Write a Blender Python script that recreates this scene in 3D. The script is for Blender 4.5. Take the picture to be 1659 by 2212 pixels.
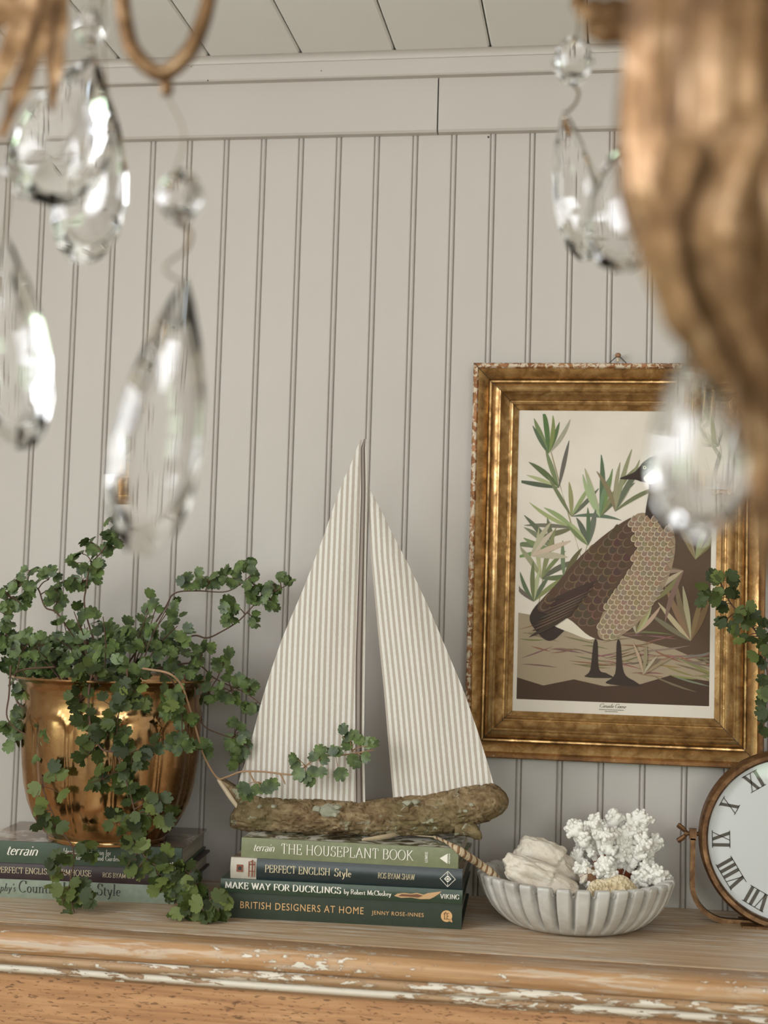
import bpy, bmesh, math, random
from math import sin, cos, pi, radians, sqrt, atan2, exp
from mathutils import Vector, Matrix, noise
rnd = random.Random(7)
sc = bpy.context.scene
for _o in list(bpy.data.objects): bpy.data.objects.remove(_o)
COL = sc.collection

# ------------------------------------------------------------------ camera
FW, FH, FPX = 1659, 2212, 3092.4
PITCH, YAW, ROLL = 0.07206, 0.15403, 0.02942
S = 0.056                                   # beadboard pitch in metres
DW = 35.681 * S                             # camera to wall
CX = 10.0032                                # bead index straight ahead of the camera
TOP = 1.15                                  # height of the dresser top
CAM = Vector((0.0, -DW, TOP + 6.7945 * S))
_f = Vector((-sin(YAW) * cos(PITCH), cos(YAW) * cos(PITCH), sin(PITCH)))
_r = Vector((cos(YAW), sin(YAW), 0)); _u = _r.cross(_f)
RT = _r * cos(ROLL) + _u * sin(ROLL); UP = -_r * sin(ROLL) + _u * cos(ROLL); FWD = _f
cam_d = bpy.data.cameras.new('camera'); cam = bpy.data.objects.new('camera', cam_d); COL.objects.link(cam)
cam.matrix_world = Matrix(((RT.x, UP.x, -FWD.x, CAM.x), (RT.y, UP.y, -FWD.y, CAM.y), (RT.z, UP.z, -FWD.z, CAM.z), (0, 0, 0, 1)))
cam_d.sensor_width = 36; cam_d.lens = FPX / FH * 36; cam_d.clip_start = 0.02
cam_d.dof.use_dof = True; cam_d.dof.focus_distance = 1.84; cam_d.dof.aperture_fstop = cam_d.lens / 13.0
cam_d.dof.aperture_blades = 0
sc.camera = cam

# ------------------------------------------------------------------ light
w = bpy.data.worlds.new('overcast_sky'); sc.world = w; w.use_nodes = True
w.node_tree.nodes['Background'].inputs[0].default_value = (0.80, 0.90, 1.0, 1)
w.node_tree.nodes['Background'].inputs[1].default_value = 1.0
sc.view_settings.view_transform = 'Standard'; sc.view_settings.look = 'None'
sc.view_settings.exposure = -0.06; sc.view_settings.gamma = 1.0; sc.view_settings.use_curve_mapping = False
sc.cycles.use_denoising = True; sc.cycles.max_bounces = 12; sc.cycles.glossy_bounces = 4
sc.cycles.transmission_bounces = 10; sc.cycles.diffuse_bounces = 4; sc.cycles.sample_clamp_indirect = 6
sc.cycles.caustics_reflective = False; sc.cycles.caustics_refractive = False; sc.cycles.blur_glossy = 0.5
ROOM_L, ROOM_R, ROOM_B = -1.45, 2.0, -4.0
def area(name, loc, sx, sz, facing, power, col):
    l = bpy.data.lights.new(name, 'AREA'); l.shape = 'RECTANGLE'; l.size = sx; l.size_y = sz; l.energy = power; l.color = col
    o = bpy.data.objects.new(name, l); COL.objects.link(o); o.location = loc
    o.rotation_euler = Vector(facing).to_track_quat('-Z', 'Y').to_euler(); return o
WIN_L = (-2.7, -0.95, 1.3, 2.29)            # left wall window: y0 y1 z0 z1
WIN_B = [(-1.25, -0.15, 1.22, 2.27), (0.35, 1.65, 1.22, 2.27)]
SKYC, GARDEN = (0.965, 0.97, 1.0), (0.66, 0.92, 0.55)
KEY, FILLS = 38.0, (20.0, 32.0)
y0, y1, z0, z1 = WIN_L; zm = z0 + 0.25
area('daylight_sky_side', (ROOM_L - 0.10, (y0 + y1) / 2, (zm + z1) / 2), y1 - y0, z1 - zm, (1, 0, 0), KEY, SKYC)
area('daylight_garden_side', (ROOM_L - 0.10, (y0 + y1) / 2, (z0 + zm) / 2), y1 - y0, zm - z0, (1, 0, 0), KEY * 0.12, GARDEN)
for (x0, x1, z0, z1), FILL in zip(WIN_B, FILLS):
    zm = z0 + 0.45
    area('daylight_sky_rear', ((x0 + x1) / 2, ROOM_B - 0.10, (zm + z1) / 2), x1 - x0, z1 - zm, (0, 1, 0), FILL, SKYC)
    area('daylight_garden_rear', ((x0 + x1) / 2, ROOM_B - 0.10, (z0 + zm) / 2), x1 - x0, zm - z0, (0, 1, 0), FILL * 0.3, GARDEN)

# ------------------------------------------------------------------ helpers
def P(px, py, Y):
    """point of the plane y = Y that the photograph shows at pixel (px, py)"""
    v = RT * ((px - FW / 2) / FPX) - UP * ((py - FH / 2) / FPX) + FWD
    return CAM + v * ((Y - CAM.y) / v.y)
def PZ(px, py, Z):
    v = RT * ((px - FW / 2) / FPX) - UP * ((py - FH / 2) / FPX) + FWD
    return CAM + v * ((Z - CAM.z) / v.z)
def PD(px, py, d):
    """point at distance d along the camera axis"""
    return CAM + RT * ((px - FW / 2) / FPX * d) - UP * ((py - FH / 2) / FPX * d) + FWD * d
def tag(o, label=None, cat=None, group=None, kind=None):
    for k, v in (('label', label), ('category', cat), ('group', group), ('kind', kind)):
        if v: o[k] = v
    return o
def empty(name, loc, label=None, cat=None, group=None, rz=0.0):
    o = bpy.data.objects.new(name, None); COL.objects.link(o); o.location = loc; o.rotation_euler = (0, 0, rz)
    o.empty_display_size = 0.02
    return tag(o, label, cat, group)
def origin(o):
    v = Vector((0, 0, 0))
    while o is not None: v += o.location; o = o.parent
    return v
class MB:
    def __init__(s): s.v = []; s.f = []; s.c = []; s.uv = None
    def add(s, vs, fs):
        b = len(s.v); s.v += [Vector(p) for p in vs]; s.f += [tuple(i + b for i in q) for q in fs]; return s
    def box(s, a, b):
        (x0, y0, z0), (x1, y1, z1) = a, b
        return s.add([(x0, y0, z0), (x1, y0, z0), (x1, y1, z0), (x0, y1, z0), (x0, y0, z1), (x1, y0, z1), (x1, y1, z1), (x0, y1, z1)],
                     [(3, 2, 1, 0), (4, 5, 6, 7), (0, 1, 5, 4), (1, 2, 6, 5), (2, 3, 7, 6), (3, 0, 4, 7)])
    def tube(s, path, rad, n=8, cap=True):
        path = [Vector(p) for p in path]
        if not hasattr(rad, '__len__'): rad = [rad] * len(path)
        vs = []; up = None
        for i, p in enumerate(path):
            t = (path[min(i + 1, len(path) - 1)] - path[max(i - 1, 0)])
            t = t.normalized() if t.length > 1e-9 else Vector((0, 0, 1))
            if up is None: up = Vector((0, 0, 1)) if abs(t.z) < .9 else Vector((0, 1, 0))
            a = t.cross(up)
            a = a.normalized() if a.length > 1e-6 else t.orthogonal().normalized()
            b = a.cross(t); up = b
            for k in range(n):
                g = 2 * pi * k / n; vs.append(p + a * cos(g) * rad[i] + b * sin(g) * rad[i])
        fs = [(i * n + k, i * n + (k + 1) % n, (i + 1) * n + (k + 1) % n, (i + 1) * n + k) for i in range(len(path) - 1) for k in range(n)]
        if cap: fs += [tuple(range(n))[::-1], tuple(range((len(path) - 1) * n, len(path) * n))]
        return s.add(vs, fs)
    def lathe(s, c, prof, n=48, fn=None, axis=None, cap=True):
        c = Vector(c); vs = []
        for i, (r, z) in enumerate(prof):
            for k in range(n):
                a = 2 * pi * k / n; rr, zz = (r, z) if fn is None else fn(r, z, a, i)
                vs.append(c + Vector((rr * cos(a), rr * sin(a), zz)))
        m = len(prof)
        fs = [(i * n + k, i * n + (k + 1) % n, (i + 1) * n + (k + 1) % n, (i + 1) * n + k) for i in range(m - 1) for k in range(n)]
        if cap: fs += [tuple(range(n))[::-1], tuple(range((m - 1) * n, m * n))]
        return s.add(vs, fs)
    def grid(s, rows, close=False):
        n = len(rows[0]); vs = [p for r in rows for p in r]
        fs = [(i * n + k, i * n + (k + 1) % n, (i + 1) * n + (k + 1) % n, (i + 1) * n + k) for i in range(len(rows) - 1) for k in range(n if close else n - 1)]
        return s.add(vs, fs)
    def ball(s, c, r, seg=8, rings=5, sc3=(1, 1, 1)):
        c = Vector(c); vs = [c + Vector((0, 0, r * sc3[2]))]
        for i in range(1, rings):
            t = pi * i / rings
            for k in range(seg):
                a = 2 * pi * k / seg; vs.append(c + Vector((r * sc3[0] * sin(t) * cos(a), r * sc3[1] * sin(t) * sin(a), r * sc3[2] * cos(t))))
        vs.append(c - Vector((0, 0, r * sc3[2])))
        fs = [(0, 1 + k, 1 + (k + 1) % seg) for k in range(seg)]
        for i in range(rings - 2):
            for k in range(seg):
                a = 1 + i * seg + k; b = 1 + i * seg + (k + 1) % seg; fs.append((a, a + seg, b + seg, b))
        e = len(vs) - 1; o = 1 + (rings - 2) * seg
        fs += [(o + k, e, o + (k + 1) % seg) for k in range(seg)]
        return s.add(vs, fs)
    def prism(s, pts, axis, a, b):
        """closed 2-D outline extruded along an axis: 'x' outline is (y,z), 'y' (x,z), 'z' (x,y)"""
        mk = {'x': lambda p, t: (t, p[0], p[1]), 'y': lambda p, t: (p[0], t, p[1]), 'z': lambda p, t: (p[0], p[1], t)}[axis]
        n = len(pts)
        return s.add([mk(p, a) for p in pts] + [mk(p, b) for p in pts],
                     [tuple(range(n))[::-1], tuple(range(n, 2 * n))] + [(k, (k + 1) % n, n + (k + 1) % n, n + k) for k in range(n)])
    def mesh(s, name, mat, off=Vector((0, 0, 0)), smooth=True, angle=40):
        me = bpy.data.meshes.new(name); me.from_pydata([tuple(p - off) for p in s.v], [], s.f); me.update()
        bm = bmesh.new(); bm.from_mesh(me); bmesh.ops.recalc_face_normals(bm, faces=bm.faces); bm.to_mesh(me); bm.free()
        for m in (mat if isinstance(mat, (list, tuple)) else [mat]): me.materials.append(m)
        if smooth:
            me.polygons.foreach_set('use_smooth', [True] * len(me.polygons))
            try: me.set_sharp_from_angle(angle=radians(angle))
            except Exception: pass
        return me
    def build(s, name, mat, parent=None, smooth=True, local=False, angle=40):
        off = Vector((0, 0, 0))
        if parent is not None and not local: off = origin(parent)
        loc = Vector((0, 0, 0))
        if parent is None:
            xs = [p.x for p in s.v]; ys = [p.y for p in s.v]; zs = [p.z for p in s.v]
            off = loc = Vector(((min(xs) + max(xs)) / 2, (min(ys) + max(ys)) / 2, min(zs)))
        o = bpy.data.objects.new(name, s.mesh(name, mat, off, smooth, angle)); COL.objects.link(o); o.location = loc
        if parent is not None: o.parent = parent
        return o
def struct(o): o['kind'] = 'structure'; return o
def bez(pts, n=8):
    """Catmull-Rom through 3-D points"""
    pts = [Vector(p) for p in pts]; out = []
    for i in range(len(pts) - 1):
        p0 = pts[max(i - 1, 0)]; p1 = pts[i]; p2 = pts[i + 1]; p3 = pts[min(i + 2, len(pts) - 1)]
        for k in range(n):
            t = k / n
            out.append(0.5 * ((2 * p1) + (p2 - p0) * t + (2 * p0 - 5 * p1 + 4 * p2 - p3) * t * t + (3 * p1 - p0 - 3 * p2 + p3) * t ** 3))
    return out + [pts[-1]]
def smooth01(a, b, x):
    t = max(0.0, min(1.0, (x - a) / (b - a))); return t * t * (3 - 2 * t)
def interp(tab, x):
    if x <= tab[0][0]: return tab[0][1]
    for (a, u), (b, v) in zip(tab, tab[1:]):
        if x <= b: return u + (v - u) * (x - a) / (b - a)
    return tab[-1][1]

# ------------------------------------------------------------------ materials
def srgb(r, g, b):
    f = lambda c: (c / 255) / 12.92 if c <= 10 else (((c / 255) + .055) / 1.055) ** 2.4
    return (f(r), f(g), f(b), 1)
class M:
    def __init__(s, name, col=(.5, .5, .5, 1), rough=.6, metal=0.0, spec=.5):
        s.m = bpy.data.materials.new(name); s.m.use_nodes = True; s.t = s.m.node_tree; s.b = s.t.nodes['Principled BSDF']
        s.b.inputs['Base Color'].default_value = col; s.b.inputs['Roughness'].default_value = rough
        s.b.inputs['Metallic'].default_value = metal; s.b.inputs['Specular IOR Level'].default_value = spec
    def n(s, t, **kw):
        d = s.t.nodes.new(t)
        for k, v in kw.items():
            if k in d.inputs: d.inputs[k].default_value = v
            else: setattr(d, k, v)
        return d
    def l(s, a, b): s.t.links.new(a, b); return s
    def coord(s, kind='Object', scale=(1, 1, 1), loc=(0, 0, 0), rot=(0, 0, 0)):
        c = s.n('ShaderNodeTexCoord'); m = s.n('ShaderNodeMapping'); m.inputs['Scale'].default_value = scale; m.inputs['Location'].default_value = loc; m.inputs['Rotation'].default_value = rot
        s.l(c.outputs[kind], m.inputs['Vector']); return m.outputs['Vector']
    def noise(s, vec, scale, detail=4, rough=.55, dist=0.0):
        d = s.n('ShaderNodeTexNoise'); d.inputs['Scale'].default_value = scale; d.inputs['Detail'].default_value = detail
        d.inputs['Roughness'].default_value = rough; d.inputs['Distortion'].default_value = dist
        if vec is not None: s.l(vec, d.inputs['Vector'])
        return d.outputs['Fac']
    def ramp(s, fac, stops, interp='LINEAR'):
        d = s.n('ShaderNodeValToRGB'); cr = d.color_ramp; cr.interpolation = interp
        while len(cr.elements) < len(stops): cr.elements.new(.5)
        for e, (p, c) in zip(cr.elements, stops): e.position = p; e.color = c if len(c) == 4 else (*c, 1)
        s.l(fac, d.inputs['Fac']); return d.outputs['Color']
    def mix(s, fac, a, b, mode='MIX'):
        d = s.n('ShaderNodeMix', data_type='RGBA', blend_type=mode)
        for sock, val in ((d.inputs[0], fac), (d.inputs[6], a), (d.inputs[7], b)):
            if hasattr(val, 'is_linked'): s.l(val, sock)
            elif isinstance(val, (int, float)): sock.default_value = val
            else: sock.default_value = val if len(val) == 4 else (*val, 1)
        return d.outputs[2]
    def math(s, op, a, b=None, clamp=False):
        d = s.n('ShaderNodeMath', operation=op); d.use_clamp = clamp
        for i, val in enumerate((a, b)):
            if val is None: continue
            if hasattr(val, 'is_linked'): s.l(val, d.inputs[i])
            else: d.inputs[i].default_value = val
        return d.outputs[0]
    def col(s, sock): return s.l(sock, s.b.inputs['Base Color'])
    def rough(s, sock): return s.l(sock, s.b.inputs['Roughness'])
    def bump(s, h, strength=.3, dist=.002):
        d = s.n('ShaderNodeBump'); d.inputs['Strength'].default_value = strength; d.inputs['Distance'].default_value = dist
        s.l(h, d.inputs['Height']); s.l(d.outputs[0], s.b.inputs['Normal']); return s
MAT = {}
def flat(name, rgb, rough=.6, metal=0.0, bump=0.0, bscale=400, spec=.5, var=0.0):
    k = M(name, srgb(*rgb), rough, metal, spec)
    if var:
        nn = k.noise(k.coord(), bscale * .12, 4); c = srgb(*rgb)
        k.col(k.ramp(nn, [(.3, tuple(x * (1 - var) for x in c[:3])), (.7, tuple(min(1, x * (1 + var)) for x in c[:3]))]))
    if bump: k.bump(k.noise(k.coord(), bscale, 3), bump, .001)
    MAT[name] = k.m; return k.m
def mk_paint(name, rgb):
    k = M(name, srgb(*rgb), .5); v = k.coord(); c = srgb(*rgb)
    n1 = k.noise(v, 2.2, 3)
    k.col(k.ramp(n1, [(.3, tuple(x * .95 for x in c[:3])), (.7, tuple(x * 1.03 for x in c[:3]))]))
    k.bump(k.noise(k.coord(scale=(1, 1, .25)), 90, 4), .10, .001); MAT[name] = k.m; return k.m
mk_paint('wall_paint', (195, 187, 180)); mk_paint('ceiling_paint', (236, 234, 230))
flat('gap_dark', (60, 54, 46), .9)
flat('room_paint', (212, 208, 200), .7); flat('window_white', (232, 230, 225), .45)
def mk_wood(name, base, dark, light, sc=(3, 40, 40), paint=0.0, pscale=(10, 60, 60), pits=0.0, wash=0.0, rough=.55, offs=0.0):
    k = M(name, rough=rough); v = k.coord(scale=sc, loc=(offs, offs, 0))
    g = k.noise(v, 2.2, 8, .62, .6); g2 = k.noise(k.coord(scale=(1.2, 6, 6), loc=(offs, 0, offs)), 3.0, 4, .5, 1.0)
    c = k.ramp(g, [(.28, dark), (.5, base), (.72, light)])
    c = k.mix(k.math('MULTIPLY', g2, .55), c, light)
    g3 = k.noise(k.coord(scale=(1.1, 110, 110), loc=(offs, 1, 2)), 2.0, 5, .7, .25); c = k.mix(k.math('MULTIPLY', k.ramp(g3, [(.50, (0, 0, 0)), (.66, (1, 1, 1))]), .55), c, dark)
    h = k.math('MULTIPLY', g, .25)
    if pits:
        pv = k.noise(k.coord(scale=(18, 75, 75), loc=(3, 1, 2)), 5.6, 3, .5, .5)
        pm = k.ramp(pv, [(.60 + .1 * (1 - pits), (0, 0, 0)), (.66 + .1 * (1 - pits), (1, 1, 1))])
        c = k.mix(k.math('MULTIPLY', pm, .65), c, srgb(76, 50, 32)); h = k.math('SUBTRACT', h, k.math('MULTIPLY', pm, .8))
    if wash:
        wv = k.noise(k.coord(scale=(4, 55, 30), loc=(7, 3, 1)), 3.0, 5, .6, .4); wl = k.noise(k.coord(loc=(.4, 0, 0)), 4.5, 3)
        wm = k.math('MULTIPLY', k.ramp(wv, [(.50, (0, 0, 0)), (.57, (1, 1, 1))]), k.ramp(wl, [(.38, (0, 0, 0)), (.54, (1, 1, 1))]))
        c = k.mix(k.math('MULTIPLY', wm, wash), c, srgb(214, 204, 190))
    if paint:
        p1 = k.noise(k.coord(scale=pscale, loc=(2.1 + offs, 5, 9)), 1.6, 6, .66, .35); p2 = k.noise(k.coord(scale=(2.2, 8, 8), loc=(1.3, offs, 0)), 1.7, 3)
        pm = k.math('ADD', p1, k.math('MULTIPLY', k.math('SUBTRACT', p2, .5), .55))
        pm = k.ramp(pm, [(1 - paint, (0, 0, 0)), (1.012 - paint, (1, 1, 1))])
        edge = k.ramp(k.math('ADD', p1, k.math('MULTIPLY', k.math('SUBTRACT', p2, .5), .55)), [(.955 - paint, (0, 0, 0)), (1.0 - paint, (1, 1, 1))])
        c = k.mix(k.math('MULTIPLY', edge, .45), c, srgb(92, 66, 44))
        c = k.mix(pm, c, srgb(226, 217, 203)); h = k.math('ADD', h, k.math('MULTIPLY', pm, 1.0))
    k.col(c); k.bump(h, .55, .0016); MAT[name] = k.m; return k.m
mk_wood('pine_rear', srgb(192, 158, 122)[:3], srgb(146, 110, 78)[:3], srgb(216, 192, 162)[:3], sc=(2, 55, 40), wash=.9, rough=.42)
mk_wood('pine_nose', srgb(180, 136, 94)[:3], srgb(140, 98, 62)[:3], srgb(200, 162, 122)[:3], sc=(2, 45, 45), paint=.335, pscale=(30, 85, 85), wash=.5, offs=2.0, rough=.45)
mk_wood('pine_mould', srgb(168, 134, 100)[:3], srgb(124, 92, 64)[:3], srgb(194, 162, 128)[:3], paint=.465, pscale=(18, 70, 70), pits=.3, offs=4.0)
mk_wood('pine_mould_low', srgb(168, 134, 100)[:3], srgb(124, 92, 64)[:3], srgb(194, 162, 128)[:3], paint=.545, pscale=(14, 50, 50), pits=.3, offs=11.0)
mk_wood('pine_fillet', srgb(148, 112, 78)[:3], srgb(100, 72, 48)[:3], srgb(176, 140, 104)[:3], paint=.38, pscale=(16, 60, 60), pits=.3, offs=6.0)
mk_wood('pine_face', srgb(180, 130, 88)[:3], srgb(138, 92, 58)[:3], srgb(204, 158, 114)[:3], pits=1.0, paint=.22, offs=8.0)
def mk_gilt(name, base, dark, light, rough=.38, wear=0.0, sc=28, metal=.85):
    k = M(name, rough=rough, metal=metal); v = k.coord()
    n1 = k.noise(v, sc, 8, .68, .5); n2 = k.noise(v, sc * 7, 4, .6)
    c = k.ramp(n1, [(.28, dark), (.5, base), (.74, light)])
    sp = k.ramp(n2, [(.69, (0, 0, 0)), (.76, (1, 1, 1))]); c = k.mix(k.math('MULTIPLY', sp, .6), c, srgb(52, 34, 18))
    if wear:
        wv = k.ramp(k.noise(v, sc * 4, 5, .7, .6), [(1 - wear, (0, 0, 0)), (1.03 - wear, (1, 1, 1))]); c = k.mix(wv, c, srgb(206, 188, 164))
        k.l(k.math('SUBTRACT', metal, k.math('MULTIPLY', wv, metal)), k.b.inputs['Metallic'])
    k.col(c); k.rough(k.ramp(n1, [(.25, (rough + .22,) * 3), (.7, (rough - .06,) * 3)])); k.bump(n2, .18, .0008); MAT[name] = k.m; return k.m
mk_gilt('gilt_frame', srgb(164, 126, 78)[:3], srgb(98, 68, 36)[:3], srgb(216, 180, 126)[:3], .27, sc=55, metal=.72)
mk_gilt('gilt_edge_dark', srgb(140, 98, 58)[:3], srgb(84, 54, 30)[:3], srgb(176, 132, 84)[:3], .45, wear=.36, metal=.5)
mk_gilt('gilt_edge', srgb(140, 92, 54)[:3], srgb(74, 46, 26)[:3], srgb(176, 128, 84)[:3], .5, wear=.50, metal=.4)
mk_gilt('brass_pot', srgb(188, 148, 104)[:3], srgb(156, 114, 74)[:3], srgb(214, 182, 142)[:3], .15, sc=14, metal=1.0)
mk_gilt('gilt_chandelier', srgb(118, 88, 58)[:3], srgb(58, 38, 22)[:3], srgb(172, 142, 112)[:3], .34, sc=40, metal=.75)
mk_gilt('clock_metal', srgb(116, 84, 56)[:3], srgb(66, 42, 26)[:3], srgb(156, 120, 84)[:3], .42, sc=60, metal=.7)
k = M('crystal', (1, 1, 1, 1), 0.0); k.b.inputs['Transmission Weight'].default_value = 1.0; k.b.inputs['IOR'].default_value = 1.55; MAT['crystal'] = k.m
k = M('clock_glass', (1, 1, 1, 1), 0.02); _fr = k.n('ShaderNodeFresnel'); _fr.inputs['IOR'].default_value = 1.35
_tr = k.n('ShaderNodeBsdfTransparent'); _gl = k.n('ShaderNodeBsdfGlossy'); _gl.inputs['Roughness'].default_value = .02; _mx = k.n('ShaderNodeMixShader')
k.l(_fr.outputs[0], _mx.inputs[0]); k.l(_tr.outputs[0], _mx.inputs[1]); k.l(_gl.outputs[0], _mx.inputs[2])
k.l(_mx.outputs[0], [n_ for n_ in k.t.nodes if n_.type == 'OUTPUT_MATERIAL'][0].inputs['Surface']); MAT['clock_glass'] = k.m
flat('white_dial', (246, 246, 246), .5); flat('numeral_grey', (92, 84, 74), .6)
flat('steel_wire', (120, 104, 84), .4, .8)

# ------------------------------------------------------------------ the room
def zat(px, py, Y): return P(px, py, Y).z
FR_Y, CR_Y = -0.016, -0.030
z_fr0 = zat(651, 291, FR_Y); z_fr1 = zat(651, 177, FR_Y); z_cr1 = zat(651, 134, CR_Y); CEIL = zat(651, 114, CR_Y - .012)
wb = MB().box((ROOM_L, .012, 0), (ROOM_R, .12, CEIL + .1)).build('wall_back', MAT['gap_dark'], smooth=False); struct(wb)
g = .0033; p = S; q = .0066
prof = [(0, .012), (0, .0030), (.0011, .0005), (.0020, 0), (p - q - .0020, 0), (p - q - .0011, .0005), (p - q, .0030), (p - q + .0010, .0004),
        (p - q + .0020, -.0004), (p - q / 2, -.0008), (p - .0020, -.0004), (p - .0010, .0004), (p, .0030), (p, .012)]
plank_me = MB().prism(prof, 'z', 0, CEIL + .02).mesh('plank', MAT['wall_paint'], smooth=True, angle=25)
for kk in range(-26, 46):
    x0 = (kk - CX) * S + g
    if x0 < ROOM_L + .01 or x0 + S > ROOM_R: continue
    o = bpy.data.objects.new('plank', plank_me); COL.objects.link(o); o.parent = wb; o.location = Vector((x0, 0, 0)) - wb.location
# frieze: two boards with an open joint, crown board and cove above
xs_ = P(946, 225, FR_Y).x
fz = struct(MB().box((ROOM_L, -.004, z_fr0 + .004), (ROOM_R, .0, z_fr1)).build('trim_1', MAT['gap_dark'], smooth=False))
def fprof(a): return [(0, z_fr0), (FR_Y + .003, z_fr0), (FR_Y, z_fr0 + .003), (FR_Y, z_fr1), (0, z_fr1)]
for a, b in ((ROOM_L, xs_ - .0010), (xs_ + .0010, ROOM_R)):
    MB().prism(fprof(0), 'x', a, b).build('frieze_board', MAT['wall_paint'], fz, smooth=False)
cr = struct(MB().prism([(0, z_fr1), (CR_Y + .002, z_fr1), (CR_Y, z_fr1 + .002), (CR_Y, CEIL), (0, CEIL)], 'x', ROOM_L, ROOM_R).build('trim_2', MAT['wall_paint'], smooth=False))
cv = [(CR_Y + .001, z_cr1), (CR_Y - .002, z_cr1)] + [(CR_Y - .002 - .010 * (1 - cos(t * pi / 2 / 6)), z_cr1 + (CEIL - z_cr1) * sin(t * pi / 2 / 6)) for t in range(1, 7)] + [(CR_Y + .001, CEIL)]
struct(MB().prism(cv, 'x', ROOM_L, ROOM_R).build('trim_3', MAT['wall_paint'], smooth=True))
MB().ball(P(1055, 296, -.0002), .0016, 8, 4, (1, .3, 1)).build('nail_hole', MAT['gap_dark'], wb)
for hx, hy in ((413, 144), (449, 174), (694, 153), (1135, 112), (1180, 111)):
    MB().ball(P(hx, hy, CR_Y + .0002), .0011, 8, 4, (1, .4, 1)).build('nail_hole', MAT['gap_dark'], cr)
# ceiling planks
ce = struct(MB().box((ROOM_L, ROOM_B, CEIL + .012), (ROOM_R, .0, CEIL + .1)).build('ceiling', MAT['gap_dark'], smooth=False))
seams = [P(x, y, CR_Y - .012).x for x, y in ((255.3, 123.6), (453.6, 119.4), (651, 113.9), (852, 106.3), (1058.8, 97.9))]
pw = (seams[-1] - seams[0]) / 4
xs = [seams[0] + i * pw for i in range(-14, 24)]
cme = MB().prism([(.0009, CEIL + .003), (.0035, CEIL), (pw - .0035, CEIL), (pw - .0009, CEIL + .003), (pw - .0009, CEIL + .014), (.0009, CEIL + .014)], 'y', ROOM_B, -.001).mesh('ceiling_plank', MAT['ceiling_paint'], smooth=False)
for x in xs:
    if x < ROOM_L or x + pw > ROOM_R: continue
    o = bpy.data.objects.new('ceiling_plank', cme); COL.objects.link(o); o.parent = ce; o.location = Vector((x, 0, 0)) - ce.location
k = M('floor_wood', rough=.45); k.col(k.ramp(k.noise(k.coord(scale=(8, 1, 1)), 3, 6), [(.3, srgb(160, 140, 116)), (.7, srgb(192, 174, 150))])); MAT['floor_wood'] = k.m
struct(MB().box((ROOM_L, ROOM_B, -.05), (ROOM_R, .12, 0)).build('floor', MAT['floor_wood'], smooth=False))
def wall_with_holes(name, fixed, a0, a1, holes, axis):
    mb = MB(); T = .10 * (-1 if axis == 'x-' or axis == 'y' else 1)
    def bx(u0, u1, z0, z1):
        if axis == 'y': mb.box((u0, fixed - .1, z0), (u1, fixed, z1))
        elif axis == 'x-': mb.box((fixed - .1, u0, z0), (fixed, u1, z1))
        else: mb.box((fixed, u0, z0), (fixed + .1, u1, z1))
    u = a0
    for h0, h1, z0, z1 in sorted(holes):
        bx(u, h0, 0, CEIL); bx(h0, h1, 0, z0); bx(h0, h1, z1, CEIL); u = h1
    bx(u, a1, 0, CEIL)
    return struct(mb.build(name, MAT['room_paint'], smooth=False))
wall_with_holes('wall_left', ROOM_L, ROOM_B, .0, [WIN_L], 'x-')
wall_with_holes('wall_right', ROOM_R, ROOM_B, .0, [], 'x+')
wall_with_holes('wall_rear', ROOM_B, ROOM_L, ROOM_R, WIN_B, 'y')
def window(name, fixed, hole, axis):
    u0, u1, z0, z1 = hole; mb = MB()
    def bx(a, b, c, d, t=.04):
        if axis == 'y': mb.box((a, fixed - .07, c), (b, fixed - .07 + t, d))
        else: mb.box((fixed - .07, a, c), (fixed - .07 + t, b, d))
    for a, b, c, d in ((u0, u0 + .05, z0, z1), (u1 - .05, u1, z0, z1), (u0, u1, z0, z0 + .05), (u0, u1, z1 - .05, z1)): bx(a, b, c, d)
    for i in range(1, 4): u = u0 + (u1 - u0) * i / 4; bx(u - .012, u + .012, z0, z1)
    for i in range(1, 3): z = z0 + (z1 - z0) * i / 3; bx(u0, u1, z - .012, z + .012)
    return struct(mb.build(name, MAT['window_white'], smooth=False))
window('window_1', ROOM_L, WIN_L, 'x'); window('window_2', ROOM_B, WIN_B[0], 'y'); window('window_3', ROOM_B, WIN_B[1], 'y')

# ------------------------------------------------------------------ the dresser
dr = empty('dresser', (-.35, -.2, 0), 'stripped pine dresser with flaking white paint on its moulded edge', 'dresser')
DX0, DX1 = -1.40, .94; YC = -.334; YN = -.378
MB().box((DX0, YC + .0010, TOP - .030), (DX1, -.001, TOP)).build('rear_top_board', MAT['pine_rear'], dr, smooth=False)
nz = [(YC - .0008, TOP - .036), (YC - .0008, TOP - .0016), (YC - .0035, TOP)]
nz += [(YN - .012 * sin(t * pi / 2 / 8), TOP - .012 * (1 - cos(t * pi / 2 / 8))) for t in range(0, 9)]
nz += [(YN - .0125, TOP - .0165), (YN - .010, TOP - .0215), (YN - .004, TOP - .025), (YN - .004, TOP - .032)]
MB().prism(nz, 'x', DX0, DX1).build('front_top_board', MAT['pine_nose'], dr, angle=60)
m1 = [(YN + .03, TOP - .0245), (YN - .006, TOP - .0245)] + [(YN - .002 - .0075 * sin(pi * (.12 + .88 * t / 8)), TOP - .0245 - .0135 * t / 8) for t in range(0, 9)] + [(YN + .03, TOP - .038)]
MB().prism(m1, 'x', DX0, DX1).build('upper_moulding', MAT['pine_mould'], dr, angle=60)
m2 = [(YN + .03, TOP - .0375)] + [(YN + .003 - .0045 * sin(pi * t / 6), TOP - .0375 - .0105 * t / 6) for t in range(0, 7)] + [(YN + .006, TOP - .0480), (YN + .03, TOP - .0480)]
MB().prism(m2, 'x', DX0, DX1).build('lower_moulding', MAT['pine_mould_low'], dr, angle=60)
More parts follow.
